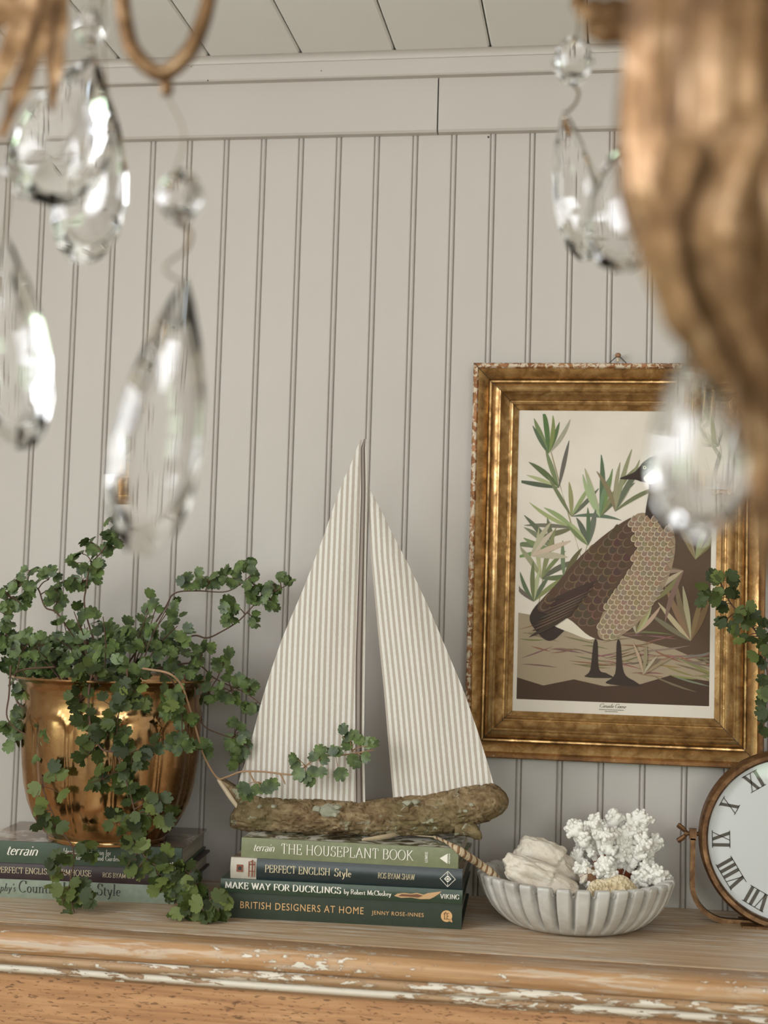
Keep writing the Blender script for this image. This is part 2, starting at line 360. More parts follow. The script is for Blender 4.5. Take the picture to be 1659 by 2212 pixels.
MB().prism([(YN + .03, TOP - .0475), (YN + .009, TOP - .0475), (YN + .009, TOP - .0515), (YN + .012, TOP - .0525), (YN + .03, TOP - .0525)], 'x', DX0, DX1).build('fillet', MAT['pine_fillet'], dr, smooth=False)
MB().box((DX0 + .02, YN + .013, TOP - .22), (DX1 - .02, YN + .033, TOP - .052)).build('frieze_rail', MAT['pine_face'], dr, smooth=False)
bd = MB().box((DX0 + .02, YN + .033, .08), (DX1 - .02, -.012, TOP - .030)).build('carcass', MAT['pine_face'], dr, smooth=False)
for i in range(3):
    a = DX0 + .05 + i * .76; d = MB().box((a, YN + .016, .12), (a + .74, YN + .034, TOP - .24)).build('door', MAT['pine_face'], dr, smooth=False)
    MB().ball((a + .68, YN + .004, .62), .016).build('knob', MAT['clock_metal'], d)
MB().box((DX0 + .01, YN + .02, 0), (DX1 - .01, -.014, .08)).build('plinth', MAT['pine_face'], dr, smooth=False)

# ------------------------------------------------------------------ lettering
def arc(cx, cy, rx, ry, a0, a1, n=14):
    return [(cx + rx * cos(radians(a0 + (a1 - a0) * i / n)), cy + ry * sin(radians(a0 + (a1 - a0) * i / n))) for i in range(n + 1)]
XH = .5
# glyph: (advance, [polylines], [serif centres (x, y)]); cap height 1
def _caps():
    G = {}
    G['A'] = (.78, [[(.06, 0), (.38, 1)], [(.38, 1), (.72, 0)], [(.18, .36), (.58, .36)]], [(.06, 0), (.72, 0)])
    G['B'] = (.66, [[(.12, 0), (.12, 1)], [(.12, 1), (.34, 1)] + arc(.34, .76, .2, .24, 90, -90) + [(.12, .52)], [(.12, .52), (.36, .52)] + arc(.36, .26, .24, .26, 90, -90) + [(.12, 0)]], [(.09, 0), (.09, 1)])
    G['C'] = (.72, [arc(.42, .5, .36, .5, 48, 312, 20), [(.66, .99), (.66, .72)]], [])
    G['D'] = (.80, [[(.12, 0), (.12, 1)], [(.12, 1), (.3, 1)] + arc(.3, .5, .42, .5, 90, -90, 18) + [(.12, 0)]], [(.09, 0), (.09, 1)])
    G['E'] = (.62, [[(.12, 0), (.12, 1)], [(.12, 1), (.54, 1), (.54, .8)], [(.12, .52), (.44, .52)], [(.44, .62), (.44, .42)], [(.12, 0), (.57, 0), (.57, .22)]], [(.09, 0), (.09, 1)])
    G['F'] = (.58, [[(.12, 0), (.12, 1)], [(.12, 1), (.54, 1), (.54, .8)], [(.12, .5), (.42, .5)], [(.42, .6), (.42, .4)]], [(.12, 0), (.09, 1)])
    G['G'] = (.78, [arc(.42, .5, .36, .5, 48, 300, 20), [(.66, .99), (.66, .74)], [(.66, .06), (.66, .42)]], [(.66, .42)])
    G['H'] = (.82, [[(.14, 0), (.14, 1)], [(.68, 0), (.68, 1)], [(.14, .52), (.68, .52)]], [(.14, 0), (.14, 1), (.68, 0), (.68, 1)])
    G['I'] = (.36, [[(.18, 0), (.18, 1)]], [(.18, 0), (.18, 1)])
    G['J'] = (.42, [[(.26, 1), (.26, .12)] + arc(.12, .12, .14, .2, 0, -120, 8)], [(.26, 1)])
    G['K'] = (.74, [[(.14, 0), (.14, 1)], [(.14, .42), (.60, 1)], [(.28, .58), (.68, 0)]], [(.14, 0), (.14, 1), (.60, 1), (.68, 0)])
    G['L'] = (.60, [[(.13, 0), (.13, 1)], [(.13, 0), (.56, 0), (.56, .24)]], [(.10, 0), (.13, 1)])
    G['M'] = (.96, [[(.12, 0), (.15, 1)], [(.15, 1), (.48, .08)], [(.48, .08), (.80, 1)], [(.82, 1), (.84, 0)]], [(.12, 0), (.13, 1), (.84, 0), (.83, 1)])
    G['N'] = (.84, [[(.14, 0), (.14, 1)], [(.14, 1), (.70, 0)], [(.70, 0), (.70, 1)]], [(.14, 0), (.12, 1), (.70, 1)])
    G['O'] = (.82, [arc(.41, .5, .36, .5, 0, 360, 28)], [])
    G['P'] = (.62, [[(.12, 0), (.12, 1)], [(.12, 1), (.32, 1)] + arc(.32, .74, .24, .26, 90, -90) + [(.12, .48)]], [(.12, 0), (.09, 1)])
    G['R'] = (.70, [[(.12, 0), (.12, 1)], [(.12, 1), (.32, 1)] + arc(.32, .75, .22, .25, 90, -90) + [(.12, .5)], [(.32, .5), (.66, 0)]], [(.12, 0), (.09, 1), (.66, 0)])
    G['S'] = (.58, [arc(.3, .75, .2, .25, 40, 225, 12) + arc(.29, .26, .22, .26, 60, -140, 14), [(.48, .97), (.48, .76)], [(.07, .26), (.07, .03)]], [])
    G['T'] = (.68, [[(.34, 0), (.34, 1)], [(.06, .8), (.06, 1), (.62, 1), (.62, .8)]], [(.34, 0)])
    G['U'] = (.80, [[(.16, 1), (.16, .3)] + arc(.40, .3, .24, .3, 180, 360, 14) + [(.64, 1)]], [(.16, 1), (.64, 1)])
    G['V'] = (.76, [[(.06, 1), (.38, 0)], [(.38, 0), (.70, 1)]], [(.06, 1), (.70, 1)])
    G['W'] = (1.04, [[(.06, 1), (.32, 0)], [(.32, 0), (.52, .9)], [(.52, 1), (.76, 0)], [(.76, 0), (.98, 1)]], [(.06, 1), (.52, 1), (.98, 1)])
    G['X'] = (.74, [[(.08, 1), (.66, 0)], [(.08, 0), (.64, 1)]], [(.08, 1), (.66, 0), (.08, 0), (.64, 1)])
    G['Y'] = (.74, [[(.06, 1), (.37, .48)], [(.37, .48), (.68, 1)], [(.37, .48), (.37, 0)]], [(.06, 1), (.68, 1), (.37, 0)])
    x = XH
    G['a'] = (.46, [[(.08, x - .06)] + arc(.21, x - .11, .13, .11, 150, 0, 8) + [(.34, .06), (.40, 0)], arc(.19, .13, .13, .14, 60, 330, 12)], [])
    G['b'] = (.52, [[(.11, 1), (.11, .02)], arc(.27, x / 2, .17, x / 2, 150, -150, 16)], [(.07, 1)])
    G['c'] = (.42, [arc(.24, x / 2, .17, x / 2, 50, 310, 14)], [])
    G['d'] = (.54, [[(.40, 1), (.40, 0)], arc(.24, x / 2, .17, x / 2, 30, 330, 16)], [(.36, 1), (.43, 0)])
    G['e'] = (.44, [[(.08, .29), (.37, .29)] + arc(.23, x / 2, .16, x / 2, 15, 310, 16)], [])
    G['f'] = (.32, [[(.14, 0), (.14, .8)] + arc(.27, .82, .13, .17, 180, 60, 8), [(.03, x), (.28, x)]], [(.14, 0)])
    G['g'] = (.48, [arc(.21, .34, .14, .16, 0, 360, 16), arc(.22, -.08, .18, .13, 100, 460, 18), [(.32, .45), (.44, .5)]], [])
    G['h'] = (.54, [[(.11, 0), (.11, 1)], [(.11, .32)] + arc(.26, .34, .15, .16, 150, 0, 8) + [(.41, 0)]], [(.11, 0), (.08, 1), (.41, 0)])
    G['i'] = (.26, [[(.13, 0), (.13, x)], [(.13, .69), (.13, .77)]], [(.13, 0), (.10, x)])
    G['k'] = (.52, [[(.11, 0), (.11, 1)], [(.11, .2), (.38, x)], [(.2, .28), (.44, 0)]], [(.11, 0), (.08, 1), (.38, x), (.44, 0)])
    G['l'] = (.25, [[(.12, 0), (.12, 1)]], [(.12, 0), (.09, 1)])
    G['m'] = (.82, [[(.11, 0), (.11, x)], [(.11, .32)] + arc(.25, .34, .14, .16, 150, 0, 8) + [(.39, 0)], [(.39, .32)] + arc(.54, .34, .14, .16, 150, 0, 8) + [(.68, 0)]], [(.11, 0), (.08, x), (.39, 0), (.68, 0)])
    G['n'] = (.54, [[(.11, 0), (.11, x)], [(.11, .32)] + arc(.26, .34, .15, .16, 150, 0, 8) + [(.41, 0)]], [(.11, 0), (.08, x), (.41, 0)])
    G['o'] = (.48, [arc(.24, x / 2, .17, x / 2, 0, 360, 18)], [])
    G['p'] = (.53, [[(.11, -.32), (.11, x)], arc(.27, x / 2, .17, x / 2, 150, -150, 16)], [(.11, -.32), (.08, x)])
    G['r'] = (.38, [[(.11, 0), (.11, x)], [(.11, .30)] + arc(.25, .34, .13, .15, 150, 50, 6)], [(.11, 0), (.08, x)])
    G['s'] = (.36, [arc(.18, .375, .11, .125, 40, 235, 8) + arc(.17, .13, .12, .13, 60, -140, 10)], [])
    G['t'] = (.33, [[(.13, .68), (.13, .1)] + arc(.22, .1, .09, .1, 180, 310, 6), [(.03, x), (.27, x)]], [])
    G['u'] = (.54, [[(.11, x), (.11, .16)] + arc(.25, .16, .14, .16, 180, 340, 8), [(.40, x), (.40, 0)]], [(.08, x), (.37, x), (.43, 0)])
    G['v'] = (.48, [[(.05, x), (.24, 0)], [(.24, 0), (.42, x)]], [(.05, x), (.42, x)])
    G['y'] = (.48, [[(.05, x), (.25, .02)], [(.42, x), (.22, -.2), (.12, -.32), (.05, -.28)]], [(.05, x), (.42, x)])
    G["'"] = (.2, [[(.12, 1), (.08, .78)]], []); G['-'] = (.36, [[(.05, .42), (.3, .42)]], []); G[','] = (.2, [[(.1, .05), (.06, -.14)]], [])
    G[' '] = (.30, [], [])
    return G
GLYPH = _caps()
def serif_text(mb, text, x0, z0, cap, y, thick=.105, thin=.035, track=.04, slant=0.0, xscale=1.0, serif=.11, width=None, vertical=False, dz=None):
    """lettering as flat strokes on the plane y; returns the end x"""
    adv = sum((GLYPH[c][0] + track) for c in text) * cap * xscale
    if width: xscale *= width / adv
    def put(px, pz):
        qx = (px + slant * pz) ; return qx, pz
    cur = 0.0
    def T(u, v):
        gx = (cur + u + slant * v) * cap * xscale; gz = v * cap
        if vertical: return (x0 - gz, y, z0 + gx)
        return (x0 + gx, y, z0 + gz + (dz(gx) if dz else 0))
    for c in text:
        a, strokes, serifs = GLYPH[c]
        for st in strokes:
            pts = [Vector((u, v)) for u, v in st]; L = []; R = []
            for i, pt in enumerate(pts):
                d = pts[min(i + 1, len(pts) - 1)] - pts[max(i - 1, 0)]
                if d.length < 1e-6: d = Vector((0, 1))
                d.normalize(); ang = atan2(d.y, d.x)
                wd = thin + (thick - thin) * abs(sin(ang + radians(14))) ** 1.6
                nrm = Vector((-d.y, d.x)) * wd / 2; L.append(pt + nrm); R.append(pt - nrm)
            vs = [T(*q) for q in L] + [T(*q) for q in R]; n = len(pts)
            mb.add(vs, [(i, i + 1, n + i + 1, n + i) for i in range(n - 1)])
        if serif:
            for u, v in serifs:
                h = thin * .9; w2 = serif
                s0 = 0 if v <= 0 else -h
                mb.add([T(u - w2, v + s0), T(u + w2, v + s0), T(u + w2, v + s0 + h), T(u - w2, v + s0 + h)], [(0, 1, 2, 3)])
        cur += a + track
    return x0 + cur * cap * xscale
def sans_text(name, text, x0, z0, cap, y, mat, parent, width=None, vertical=False):
    cu = bpy.data.curves.new(name, 'FONT'); cu.body = text; cu.size = 1; cu.space_character = 1.12; cu.resolution_u = 3; cu.fill_mode = 'FRONT'
    tmp = bpy.data.objects.new(name, cu); COL.objects.link(tmp)
    bpy.context.view_layer.update(); dg = bpy.context.evaluated_depsgraph_get()
    me = bpy.data.meshes.new_from_object(tmp.evaluated_get(dg)); bpy.data.objects.remove(tmp)
    xs = [v.co.x for v in me.vertices]; zs = [v.co.y for v in me.vertices]; h = max(zs) - min(zs); wd = max(xs) - min(xs)
    sx = (width / wd) if width else cap / h
    for v in me.vertices: v.co = Vector((x0 + (v.co.x - min(xs)) * sx, y, z0 + (v.co.y - min(zs)) * cap / h))
    me.materials.clear(); me.materials.append(mat)
    o = bpy.data.objects.new(name, me); COL.objects.link(o); o.parent = parent; return o

# ------------------------------------------------------------------ books
flat('page_cream', (196, 186, 168), .8, bump=.3, bscale=300)
k = M('page_edges', rough=.85); v = k.coord(scale=(1, 1, 900)); nn = k.noise(v, 3.0, 2, .5)
k.col(k.ramp(nn, [(.3, srgb(150, 138, 118)), (.6, srgb(206, 196, 178))])); k.bump(nn, .4, .0006); MAT['page_edges'] = k.m
flat('ink_white', (236, 230, 218), .6); flat('ink_cream', (222, 204, 168), .55); flat('ink_gold', (216, 170, 116), .5); flat('ink_dark', (44, 42, 38), .6)
flat('ink_tan', (200, 160, 116), .6); flat('ink_brown', (112, 72, 44), .6)
def cover(name, rgb, rough=.5): return flat(name, rgb, rough, var=.10, bump=.08, bscale=900)
cover('cover_olive', (122, 126, 94), .45); cover('cover_navy', (36, 46, 48), .3); cover('cover_green', (50, 66, 50), .35); cover('cover_darkgreen', (38, 48, 33), .6)
cover('cover_terrain', (66, 80, 64), .4); cover('cover_plum', (54, 38, 40), .45); cover('cover_sage', (134, 143, 127), .45)
k = M('jacket_foliage', rough=.22); v = k.coord(); nn = k.noise(v, 38, 4, .6, 1.2)
k.col(k.ramp(nn, [(.38, srgb(60, 50, 38)), (.5, srgb(150, 152, 128)), (.56, srgb(222, 220, 212))])); MAT['jacket_foliage'] = k.m
k = M('jacket_photo', rough=.16); v = k.coord(); nn = k.noise(v, 22, 4, .6, .8)
k.col(k.ramp(nn, [(.36, srgb(86, 58, 40)), (.52, srgb(150, 120, 94)), (.64, srgb(206, 196, 180))])); MAT['jacket_photo'] = k.m
def book(fl, fr, z, th, depth, spine, top, label, rounded=0.0, board=.0026, group=None, name='book', over=.004):
    """fl, fr: front left and right points of the spine on the table plan; spine faces the room"""
    a = Vector((fl[0], fl[1], 0)); b = Vector((fr[0], fr[1], 0)); L = (b - a).length; rz = atan2(b.y - a.y, b.x - a.x)
    e = empty(name, (a.x, a.y, z), label, 'book', group, rz)
    # pages (set back from the three open sides)
    MB().box((over, .006, board), (L - over, depth - over, th - board)).build('pages', MAT['page_edges'], e, smooth=False, local=True)
    n = 7; r = rounded
    sp = []
    for i in range(n + 1):
        t = i / n; sp.append((-r * sin(pi * t), th * t))
    outline = sp + [(.0035, th), (.0035, 0)]
    MB().prism(outline, 'x', 0, L).build('spine', spine, e, local=True, angle=30)
    MB().box((0, .003, 0), (L, depth, board)).build('back_cover', spine, e, smooth=False, local=True)
    MB().box((0, .003, th - board), (L, depth, th)).build('front_cover', top, e, smooth=False, local=True)
    return e, L
def ground(px, py, z): p_ = PZ(px, py, z); return (p_.x, p_.y)
def lay(texts, e, mat, y, name='title'):
    mb = MB()
    for t in texts:
        a, kw = t[:4], t[4] if len(t) > 4 else {}
        serif_text(mb, a[0], a[1], a[2], a[3], y, **kw)
    return mb.build(name, mat, e, smooth=False, local=True)
# right-hand stack -------------------------------------------------
za = TOP; th1, th2, th3, th4 = .0315, .0165, .0255, .0245
e, L = book(ground(474, 1981, za), ground(997, 2008, za), za, th1, .222, MAT['cover_darkgreen'], MAT['cover_darkgreen'], 'thick dark green book with copper capitals on its spine, lowest under the sailboat', .0008, group='books stacked under the sailboat')
yy = -.0016
sans_text('title', 'BRITISH DESIGNERS AT HOME', .026 * L / .3, .0125, .0086, yy, MAT['ink_gold'], e, width=.512 * L)
sans_text('author', 'JENNY ROSE-INNES', .632 * L, .0115, .0062, yy, MAT['ink_gold'], e, width=.213 * L)
def disc(cx, cz, r, y, n=24): return [(cx + r * cos(2 * pi * i / n), y, cz + r * sin(2 * pi * i / n)) for i in range(n)]
lg = MB(); lg.add(disc(.938 * L, .0155, .0070, yy), [tuple(range(24))]); lg.add([(.938 * L + .002, yy, .010), (.938 * L + .0075, yy, .0082), (.938 * L + .0062, yy, .0130)], [(0, 1, 2)])
lo = lg.build('publisher_mark', MAT['ink_gold'], e, smooth=False, local=True)
lm = MB()
for st in ([(-.0035, .0120), (.0036, .0120)], [(-.0024, .0120), (-.0024, .0190), (-.0034, .0175)], [(-.0024, .0190), (-.0010, .0205), (-.0006, .0180)], [(.0006, .0120), (.0006, .0190)], [(.0006, .0190), (.0030, .0190)], [(.0006, .0155), (.0026, .0155)]):
    for (xa, z_a), (xb, z_b) in zip(st, st[1:]):
        d = Vector((xb - xa, z_b - z_a)).normalized(); nx, nz_ = -d.y * .0004, d.x * .0004; c = .938 * L
        lm.add([(c + xa + nx, yy - .0003, z_a + nz_), (c + xb + nx, yy - .0003, z_b + nz_), (c + xb - nx, yy - .0003, z_b - nz_), (c + xa - nx, yy - .0003, z_a - nz_)], [(0, 1, 2, 3)])
lm.build('mark_lines', MAT['ink_brown'], lo, smooth=False, local=True)
za += th1
pf = lambda px, yp: P(px, 1950, yp)
e, L = book((P(476, 1930, -.236).x, -.236), (P(999, 1940, -.222).x, -.222), za, th2, .214, MAT['cover_green'], MAT['cover_green'], 'thin green picture book with cream title, second from the bottom under the sailboat', .0012, group='books stacked under the sailboat')
lay([('MAKE WAY FOR DUCKLINGS', .020 * L, .0052, .0078, dict(thick=.19, thin=.05, width=.485 * L, track=.07)),
     ('by Robert McCloskey', .515 * L, .0054, .0058, dict(thick=.17, thin=.05, width=.195 * L))], e, MAT['ink_white'], yy - .0004)
lay([('VIKING', .910 * L, .0056, .0055, dict(thick=.17, thin=.06, width=.078 * L))], e, MAT['ink_white'], yy - .0004, 'publisher')
du = MB()
def blob(mb, pts, y): mb.add([(u, y, v_) for u, v_ in pts], [tuple(range(len(pts)))])
ol = [(.722, .30), (.735, .48), (.76, .55), (.79, .52), (.815, .60), (.842, .50), (.858, .62), (.895, .74), (.915, .80), (.905, .62), (.885, .36), (.868, .20), (.83, .16), (.79, .24), (.75, .18)]
blob(du, [(u * L, v_ * th2 + .001) for u, v_ in ol], yy - .0004); dk = du.build('cover_vignette', MAT['ink_tan'], e, smooth=False, local=True)
d2 = MB(); blob(d2, [(u * L, v_ * th2 + .001) for u, v_ in ((.738, .30), (.752, .46), (.79, .46), (.815, .52), (.84, .42), (.82, .26), (.78, .30))], yy - .0007)
d2.build('vignette_shade', MAT['ink_brown'], dk, smooth=False, local=True)
za += th2
e, L = book((P(499, 1885, -.230).x, -.230), (P(999, 1900, -.220).x, -.220), za, th3, .205, MAT['cover_navy'], MAT['jacket_photo'], 'dark blue-green book with pale jacket end and cream title, third up under the sailboat', .0022, group='books stacked under the sailboat')
fl_ = MB()
n = 7; r_ = .0022
fl_.prism([(-r_ * sin(pi * i / n) - .0004, th3 * i / n) for i in range(n + 1)] + [(.003, th3 + .0003), (.003, -.0003)], 'x', -.0004, .112 * L)
pj = fl_.build('jacket_end', flat('jacket_pale', (188, 178, 164), .4, var=.1), e, local=True)
ic = MB()
def rect(mb, x0, x1, z0, z1, y): mb.add([(x0, y, z0), (x1, y, z0), (x1, y, z1), (x0, y, z1)], [(0, 1, 2, 3)])
rect(ic, .026 * L, .055 * L, .0085, .0175, -.0033)
for a, b, c, d in ((.078, .083, .003, .022), (.092, .098, .003, .024), (.078, .108, .0175, .019), (.08, .108, .0095, .0105), (.104, .108, .003, .022), (.085, .092, .021, .0225)): rect(ic, a * L, b * L, c, d, -.0033)
io = ic.build('jacket_picture', flat('ink_rust', (128, 70, 46), .5), pj, smooth=False, local=True)
i2 = MB(); rect(i2, .033 * L, .048 * L, .0108, .0152, -.0036); i2.build('picture_inset', MAT['ink_dark'], io, smooth=False, local=True)
lay([('PERFECT ENGLISH', .150 * L, .0096, .0090, dict(width=.285 * L, thick=.13, track=.05)), ('Style', .452 * L, .0090, .0098, dict(width=.075 * L, thick=.13))], e, MAT['ink_cream'], -.0026)
lay([('ROS BYAM SHAW', .640 * L, .0094, .0068, dict(width=.158 * L, thick=.12))], e, MAT['ink_cream'], -.0026, 'author')
lg = MB(); c0 = .938 * L; cz = .0128
def ring4(mb, r1, r2, y):
    o_ = [(c0, y, cz + r1), (c0 + r1, y, cz), (c0, y, cz - r1), (c0 - r1, y, cz)]; i_ = [(c0, y, cz + r2), (c0 + r2, y, cz), (c0, y, cz - r2), (c0 - r2, y, cz)]
    mb.add(o_ + i_, [(k, (k + 1) % 4, 4 + (k + 1) % 4, 4 + k) for k in range(4)])
ring4(lg, .0098, .0090, -.0028); lg.add([(c0, -.0028, cz + .0045), (c0 + .0045, -.0028, cz), (c0, -.0028, cz - .0045), (c0 - .0045, -.0028, cz)], [(0, 1, 2, 3)])
lo = lg.build('publisher_mark', MAT['ink_white'], e, smooth=False, local=True)
l2 = MB(); ri = disc(c0, cz, .0023, -.0031, 14) + disc(c0, cz, .0015, -.0031, 14); l2.add(ri, [(k, (k + 1) % 14, 14 + (k + 1) % 14, 14 + k) for k in range(14)])
l2.build('mark_ring', MAT['cover_navy'], lo, smooth=False, local=True)
l3 = MB(); serif_text(l3, 'S', c0 - .0011, cz + .0052, .0026, -.0029, thick=.2, thin=.12, serif=0); serif_text(l3, 'J', c0 - .0006, cz - .0080, .0026, -.0029, thick=.2, thin=.12, serif=0)
l3.build('mark_letters', MAT['ink_white'], lo, smooth=False, local=True)
za += th3
e, L = book((P(521, 1845, -.226).x, -.226), (P(990, 1862, -.222).x, -.222), za, th4, .192, MAT['cover_olive'], MAT['jacket_foliage'], 'olive green book with large white serif title, topmost directly under the log hull', .0008, group='books stacked under the sailboat')
lay([('THE HOUSEPLANT BOOK', .187 * L, .0072, .0122, dict(width=.612 * L, thick=.105, thin=.03, track=.05))], e, MAT['ink_white'], yy)
lay([('terrain', .056 * L, .0090, .0112, dict(width=.098 * L, slant=.30, thick=.12, thin=.045, serif=.0, track=-.04))], e, MAT['ink_white'], yy, 'imprint')
lay([('LOWRIE', .862 * L, .0058, .0034, dict(width=.0130, thick=.16, thin=.08, vertical=True))], e, MAT['ink_white'], yy, 'author')
def triangle_mark(e, L, xr, zc, h, y, fs):
    mb = MB(); mb.add([(xr - h * .78, y, zc), (xr, y, zc + h / 2), (xr, y, zc - h / 2)], [(0, 1, 2)])
    lo = mb.build('publisher_mark', MAT['ink_white'], e, smooth=False, local=True)
    m2 = MB(); serif_text(m2, 'ARTISAN', xr + fs * 1.5, zc - h * .5, fs, y, thick=.2, thin=.12, serif=0, width=h, vertical=True); m2.build('mark_letters', MAT['ink_white'], lo, smooth=False, local=True)
triangle_mark(e, L, .952 * L, .0118, .0125, yy, .0020)
za += th4; STACK_TOP = za
# left-hand stack --------------------------------------------------
zb = TOP; tb1, tb2, tb3 = .0235, .0215, .0275
fl3 = ground(0, 1938, zb); fr3 = ground(372, 1953, zb); dx_ = (fr3[0] - fl3[0], fr3[1] - fl3[1])
ext = lambda t: (fl3[0] + dx_[0] * t, fl3[1] + dx_[1] * t)
e, L = book(ext(-.30), ext(1.01), zb, tb1, .150, MAT['cover_sage'], MAT['cover_sage'], 'pale sage green book with black serif title, lowest under the brass pot', .0010, group='books stacked under the brass pot')
u0 = .30 / 1.31 * L; pxL = (L - u0) / 376.0
lay([("phy's", u0 + 0 * pxL, .0085, .0098, dict(width=34 * pxL, slant=.22, thick=.11, thin=.04)),
     ('Country House Style', u0 + 40 * pxL, .0078, .0148, dict(width=222 * pxL, thick=.10, thin=.035))], e, MAT['ink_dark'], yy)
zb += tb1
A = P(0, 1875, -.196); B_ = P(402, 1890, -.176)
dx2 = (B_.x - A.x, B_.y - A.y); ext2 = lambda t: (A.x + dx2[0] * t, A.y + dx2[1] * t)
e, L = book(ext2(-.28), ext2(1.0), zb, tb2, .160, MAT['cover_plum'], MAT['cover_plum'], 'dark plum book with small cream capitals between the sage and green books under the pot', .0016, group='books stacked under the brass pot')
u0 = .28 / 1.28 * L; pxL = (L - u0) / 402.0
lay([('PERFECT ENGLISH FARMHOUSE', u0 - 4 * pxL, .0080, .0076, dict(width=204 * pxL, thick=.12, track=.06)), ('ROS BYAM SHAW', u0 + 224 * pxL, .0076, .0060, dict(width=82 * pxL, thick=.12))], e, MAT['ink_cream'], yy - .0008)
zb += tb2
A = P(0, 1832, -.200); B_ = P(393, 1846, -.178)
dx2 = (B_.x - A.x, B_.y - A.y)
e, L = book(ext2(-.12), ext2(1.0), zb, tb3, .172, MAT['cover_terrain'], MAT['jacket_photo'], 'grey-green book with white script word, right under the brass pot', .0008, group='books stacked under the brass pot')
u0 = .12 / 1.12 * L; pxL = (L - u0) / 393.0
lay([('terrain', u0 + 14 * pxL, .0105, .0150, dict(width=68 * pxL, slant=.30, thick=.12, thin=.05, serif=0, track=-.04))], e, MAT['ink_white'], yy, 'imprint')
lay([('Ideas and Inspiration for', u0 + 138 * pxL, .0150, .0068, dict(width=104 * pxL, thick=.14, thin=.05)), ('Decorating the Home and Garden', u0 + 117 * pxL, .0076, .0068, dict(width=144 * pxL, thick=.14, thin=.05))], e, MAT['ink_white'], yy)
triangle_mark(e, L, u0 + 371 * pxL, .0130, .0130, yy, .0020)
zb += tb3; LSTACK_TOP = zb

# ------------------------------------------------------------------ clock
cc = P(1706, 1815, -.085); CR = (P(1706, 1815, -.085) - P(1510, 1815, -.085)).length
ck = empty('table_clock', (cc.x, cc.y, TOP), 'round white-faced clock in a brown metal ring swivelling on a U-shaped stand', 'clock')
def ringlathe(prof, n=96):
    mb = MB(); rows = []
    for r, y in prof: rows.append([Vector((cc.x + r * cos(2 * pi * k / n), cc.y + y, cc.z + r * sin(2 * pi * k / n))) for k in range(n)])
    mb.grid(rows + [rows[0]] if False else rows, close=True); return mb
R0 = CR
ringlathe([(R0 - .0105, .002), (R0 - .0105, -.012), (R0 - .008, -.0155), (R0 - .003, -.0160), (R0, -.012), (R0, .016), (R0 - .004, .020), (R0 - .0105, .020), (R0 - .0105, .002)]).build('case_ring', MAT['clock_metal'], ck)
dl = MB(); dl.lathe((0, 0, 0), [(.0001, 0), (R0 - .010, 0)], 96, cap=False); dl.v = [Vector((cc.x + v.x, cc.y + .0005, cc.z + v.y)) for v in dl.v]
dial = dl.build('dial', MAT['white_dial'], ck, smooth=False)
bk = MB(); bk.lathe((0, 0, 0), [(.0001, 0), (R0 - .006, 0), (R0 - .006, .010), (.0001, .010)], 64, cap=False); bk.v = [Vector((cc.x + v.x, cc.y + .004 + v.z, cc.z + v.y)) for v in bk.v]
bk.build('back_plate', MAT['clock_metal'], ck)
gl = MB(); gl.lathe((0, 0, 0), [(.0001, -.0115), (R0 * .5, -.0110), (R0 - .0104, -.0085), (R0 - .0104, -.0075), (R0 * .5, -.0100), (.0001, -.0105)], 64, cap=False)
gl.v = [Vector((cc.x + v.x, cc.y + v.z, cc.z + v.y)) for v in gl.v]; gl.build('glass', MAT['clock_glass'], ck)
def numeral(txt, ang):
    """roman numeral, its foot toward the centre"""
    mb = MB(); r0, r1 = R0 * .655, R0 * .855; h = r1 - r0
    wI, wV, wX, gp = .0055, .0125, .0125, .0022
    wd = {'I': wI, 'V': wV, 'X': wX}; tot = sum(wd[c] for c in txt) + gp * (len(txt) - 1); x = -tot / 2
    t = Vector((cos(ang - pi / 2), sin(ang - pi / 2))); n_ = Vector((cos(ang), sin(ang)))
    def q(u, v): w_ = n_ * (r0 + v) + t * u; return (cc.x + w_.x, cc.y - .0006, cc.z + w_.y)
    def bar(u0, v0, u1, v1, wt): mb.add([q(u0 - wt / 2, v0), q(u0 + wt / 2, v0), q(u1 + wt / 2, v1), q(u1 - wt / 2, v1)], [(0, 1, 2, 3)])
    for c in txt:
        a, b = x, x + wd[c]
        if c == 'I': bar((a + b) / 2, 0, (a + b) / 2, h, .0042)
        if c == 'V': bar((a + b) / 2 + .0005, 0, a + .002, h, .0042); bar((a + b) / 2 + .0005, 0, b - .001, h, .0011)
        if c == 'X': bar(b - .002, 0, a + .002, h, .0042); bar(a + .001, 0, b - .001, h, .0011)
        x = b + gp
    for v0 in (0, h - .0009): mb.add([q(-tot / 2 - .001, v0), q(tot / 2 + .001, v0), q(tot / 2 + .001, v0 + .0009), q(-tot / 2 - .001, v0 + .0009)], [(0, 1, 2, 3)])
    o = mb.build('numeral', MAT['numeral_grey'], dial, smooth=False)
for i, t in enumerate(('XII', 'I', 'II', 'III', 'IIII', 'V', 'VI', 'VII', 'VIII', 'IX', 'X', 'XI')): numeral(t, pi / 2 - i * pi / 6 + radians(2))
for ang, ln, wd in ((radians(40), .55, .004), (radians(-35), .38, .006)):
    d = Vector((cos(ang), 0, sin(ang))); mb = MB().tube([cc + Vector((0, -.003, 0)) - d * .012, cc + Vector((0, -.003, 0)) + d * R0 * ln], [wd / 2, wd / 4], 6)
    mb.build('hand', MAT['numeral_grey'], ck)
